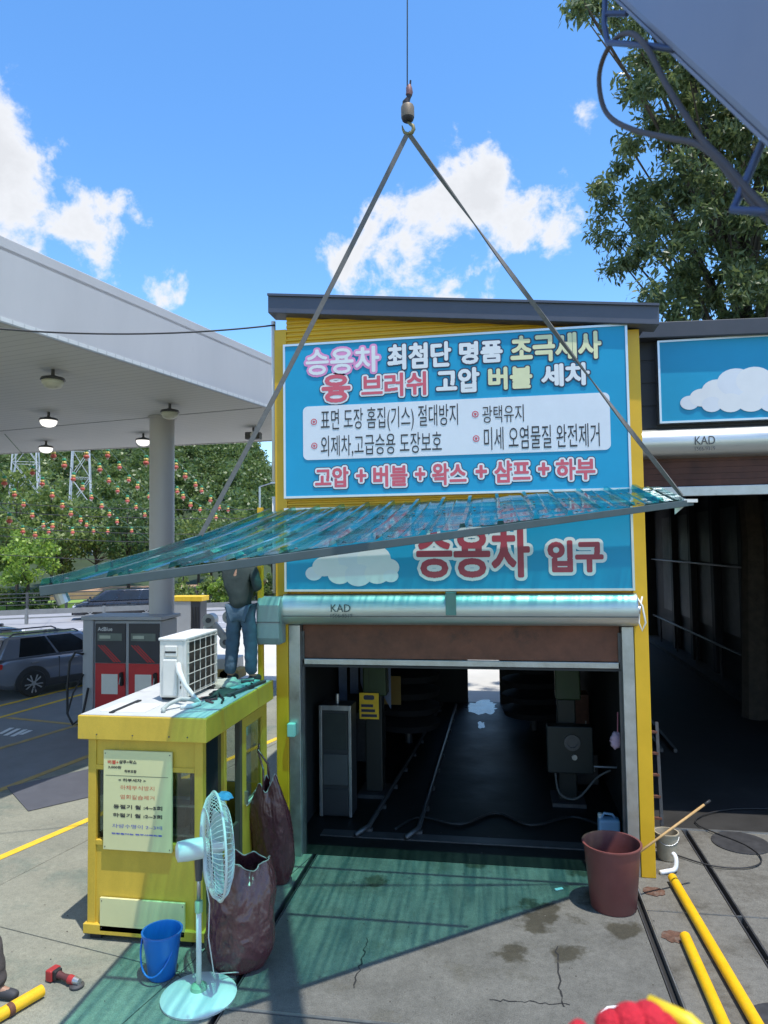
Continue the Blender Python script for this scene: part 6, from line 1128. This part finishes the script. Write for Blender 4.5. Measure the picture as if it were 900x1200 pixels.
    for sx in (-1, 1):
        t_ = B(); 
        for nm, off, r_, m in (('eye', Vector((sx*.03, .078, .01)), .011, vin_dark), ('ear', Vector((sx*.078, .0, -.01)), .022, skinm)):
            o = hang(npmesh(nm, [tuple(fc2+off+Vector((r_*math.cos(a)*math.cos(b2)*.6, r_*math.sin(a)*math.cos(b2), r_*math.sin(b2)))) for b2 in (-1.5, -.8, 0, .8, 1.5) for a in [k*math.pi/4 for k in range(8)]], [(j*8+i, j*8+(i+1) % 8, (j+1)*8+(i+1) % 8, (j+1)*8+i) for j in range(4) for i in range(8)], m), nm, m, t)
    hang(skin_mesh([fc2+Vector((0, .08, .0)), fc2+Vector((0, .1, -.025))], [(0, 1)], [.010, .015], 1), 'nose', skinm, t)
    return t
denim = M('denim_blue', (.055, .10, .145), .85, var=.25, scale=7, bump=.3, bscale=30); shirt_g = M('dark_green_shirt', (.022, .035, .033), .85, var=.2, scale=6, bump=.2, bscale=25); shoe_d = M('dark_shoe', (.04, .04, .045), .7, var=.3)
wpos = Vector((-3.36, 8.74, ZR))
pl_ = Vector((ps.x, ps.y, 0))-Vector((wpos.x, wpos.y, 0))
person('worker in dark green shirt and blue jeans on the kiosk roof holding the post', wpos, 0,
       dict(pelvis=(.02, 0, .93), waist=(.01, .0, 1.06), chest=(-.01, .02, 1.30), neck=(.0, .03, 1.47), head0=(.02, .05, 1.56), head1=(.03, .06, 1.66), shR=(.17, .03, 1.41), elR=(.27, -.08, 1.18), wrR=(pl_.x-.02, pl_.y-.07, 1.34), shL=(-.19, .05, 1.41), elL=(-.12, .24, 1.22), wrL=(pl_.x-.08, pl_.y+.05, 1.24),
            hipR=(.10, 0, .90), knR=(.13, .03, .49), anR=(.15, -.01, .085), toR=(.19, .12, .05), hipL=(-.07, 0, .90), knL=(-.12, .05, .49), anL=(-.15, .02, .085), toL=(-.13, .15, .05)), (shirt_g, denim, shoe_d, shirt_g), 2)
lpz = onZ(3, 1172); person('person in dark brown trousers and shoes stepping in at the lower left edge', (lpz.x-.05, lpz.y+.02, 0), R(-90),
       dict(pelvis=(.05, -.42, .88), waist=(.05, -.44, 1.02), chest=(.05, -.42, 1.27), neck=(.05, -.38, 1.44), head0=(.05, -.35, 1.53), head1=(.05, -.33, 1.63), shR=(.24, -.42, 1.38), elR=(.30, -.5, 1.1), wrR=(.28, -.38, .88), shL=(-.14, -.42, 1.38), elL=(-.2, -.52, 1.1), wrL=(-.2, -.5, .86),
            hipR=(.14, -.40, .86), knR=(.14, -.55, .47), anR=(.13, -.72, .09), toR=(.13, -.6, .05), hipL=(-.04, -.38, .86), knL=(-.02, -.10, .48), anL=(-.0, .0, .085), toL=(.0, .14, .05)), (M('taupe_shirt', (.2, .18, .16), .9), M('brown_trousers', (.07, .058, .055), .9, var=.2, scale=8, bump=.3, bscale=30), shoe_d, shoe_d), 8)
# gloved hand of the crane operator, close to the lens at the bottom
gD = .78; gp = lambda x, y, dz=0.0: at(x, y, gD)+fw*dz
gh = T('gloved_hand', 'red work glove gripping a yellow lever at the bottom edge', 'hand', tuple(gp(760, 1290))); off = -gh.base
V = [gp(765, 1262), gp(790, 1330, -.06), gp(830, 1420, -.16), gp(762, 1236, .02)]; E_ = [(0, 1), (1, 2), (0, 3)]; Rd = [(.05, .036), .036, .045, (.046, .03)]
for k, (x, y, x2, y2, x3, y3) in enumerate(((732, 1240, 727, 1218, 728, 1242), (751, 1232, 749, 1209, 751, 1232), (773, 1230, 773, 1207, 775, 1230), (795, 1238, 797, 1218, 799, 1238))):
    i = len(V); V += [gp(x, y, .016), gp(x2, y2, .03), gp(x3, y3, .055)]; Rd += [.024, .022, .016]; E_ += [(3, i), (i, i+1), (i+1, i+2)]
i = len(V); V += [gp(722, 1262, -.01), gp(690, 1228, .0), gp(671, 1206, .012)]; Rd += [.02, .016, .0125]; E_ += [(0, i), (i, i+1), (i+1, i+2)]
gme = skin_mesh([v+off for v in V], E_, Rd, 2, .0015, 4, 40); hang(gme, 'glove', M('red_glove', (.52, .02, .035), .85, var=.2, scale=40, bump=.6, bscale=160, spec=.3), gh)
one(B().tube([gp(780, 1212, .05), gp(815, 1212, .02), gp(870, 1250, -.03), gp(980, 1330, -.12)], [.009, .0095, .011, .012], 14), 'control_lever', M('lever_yellow', (.80, .58, .02), .4), 'yellow control lever held by the red glove', 'lever', tuple(gp(850, 1262)), smooth=True)
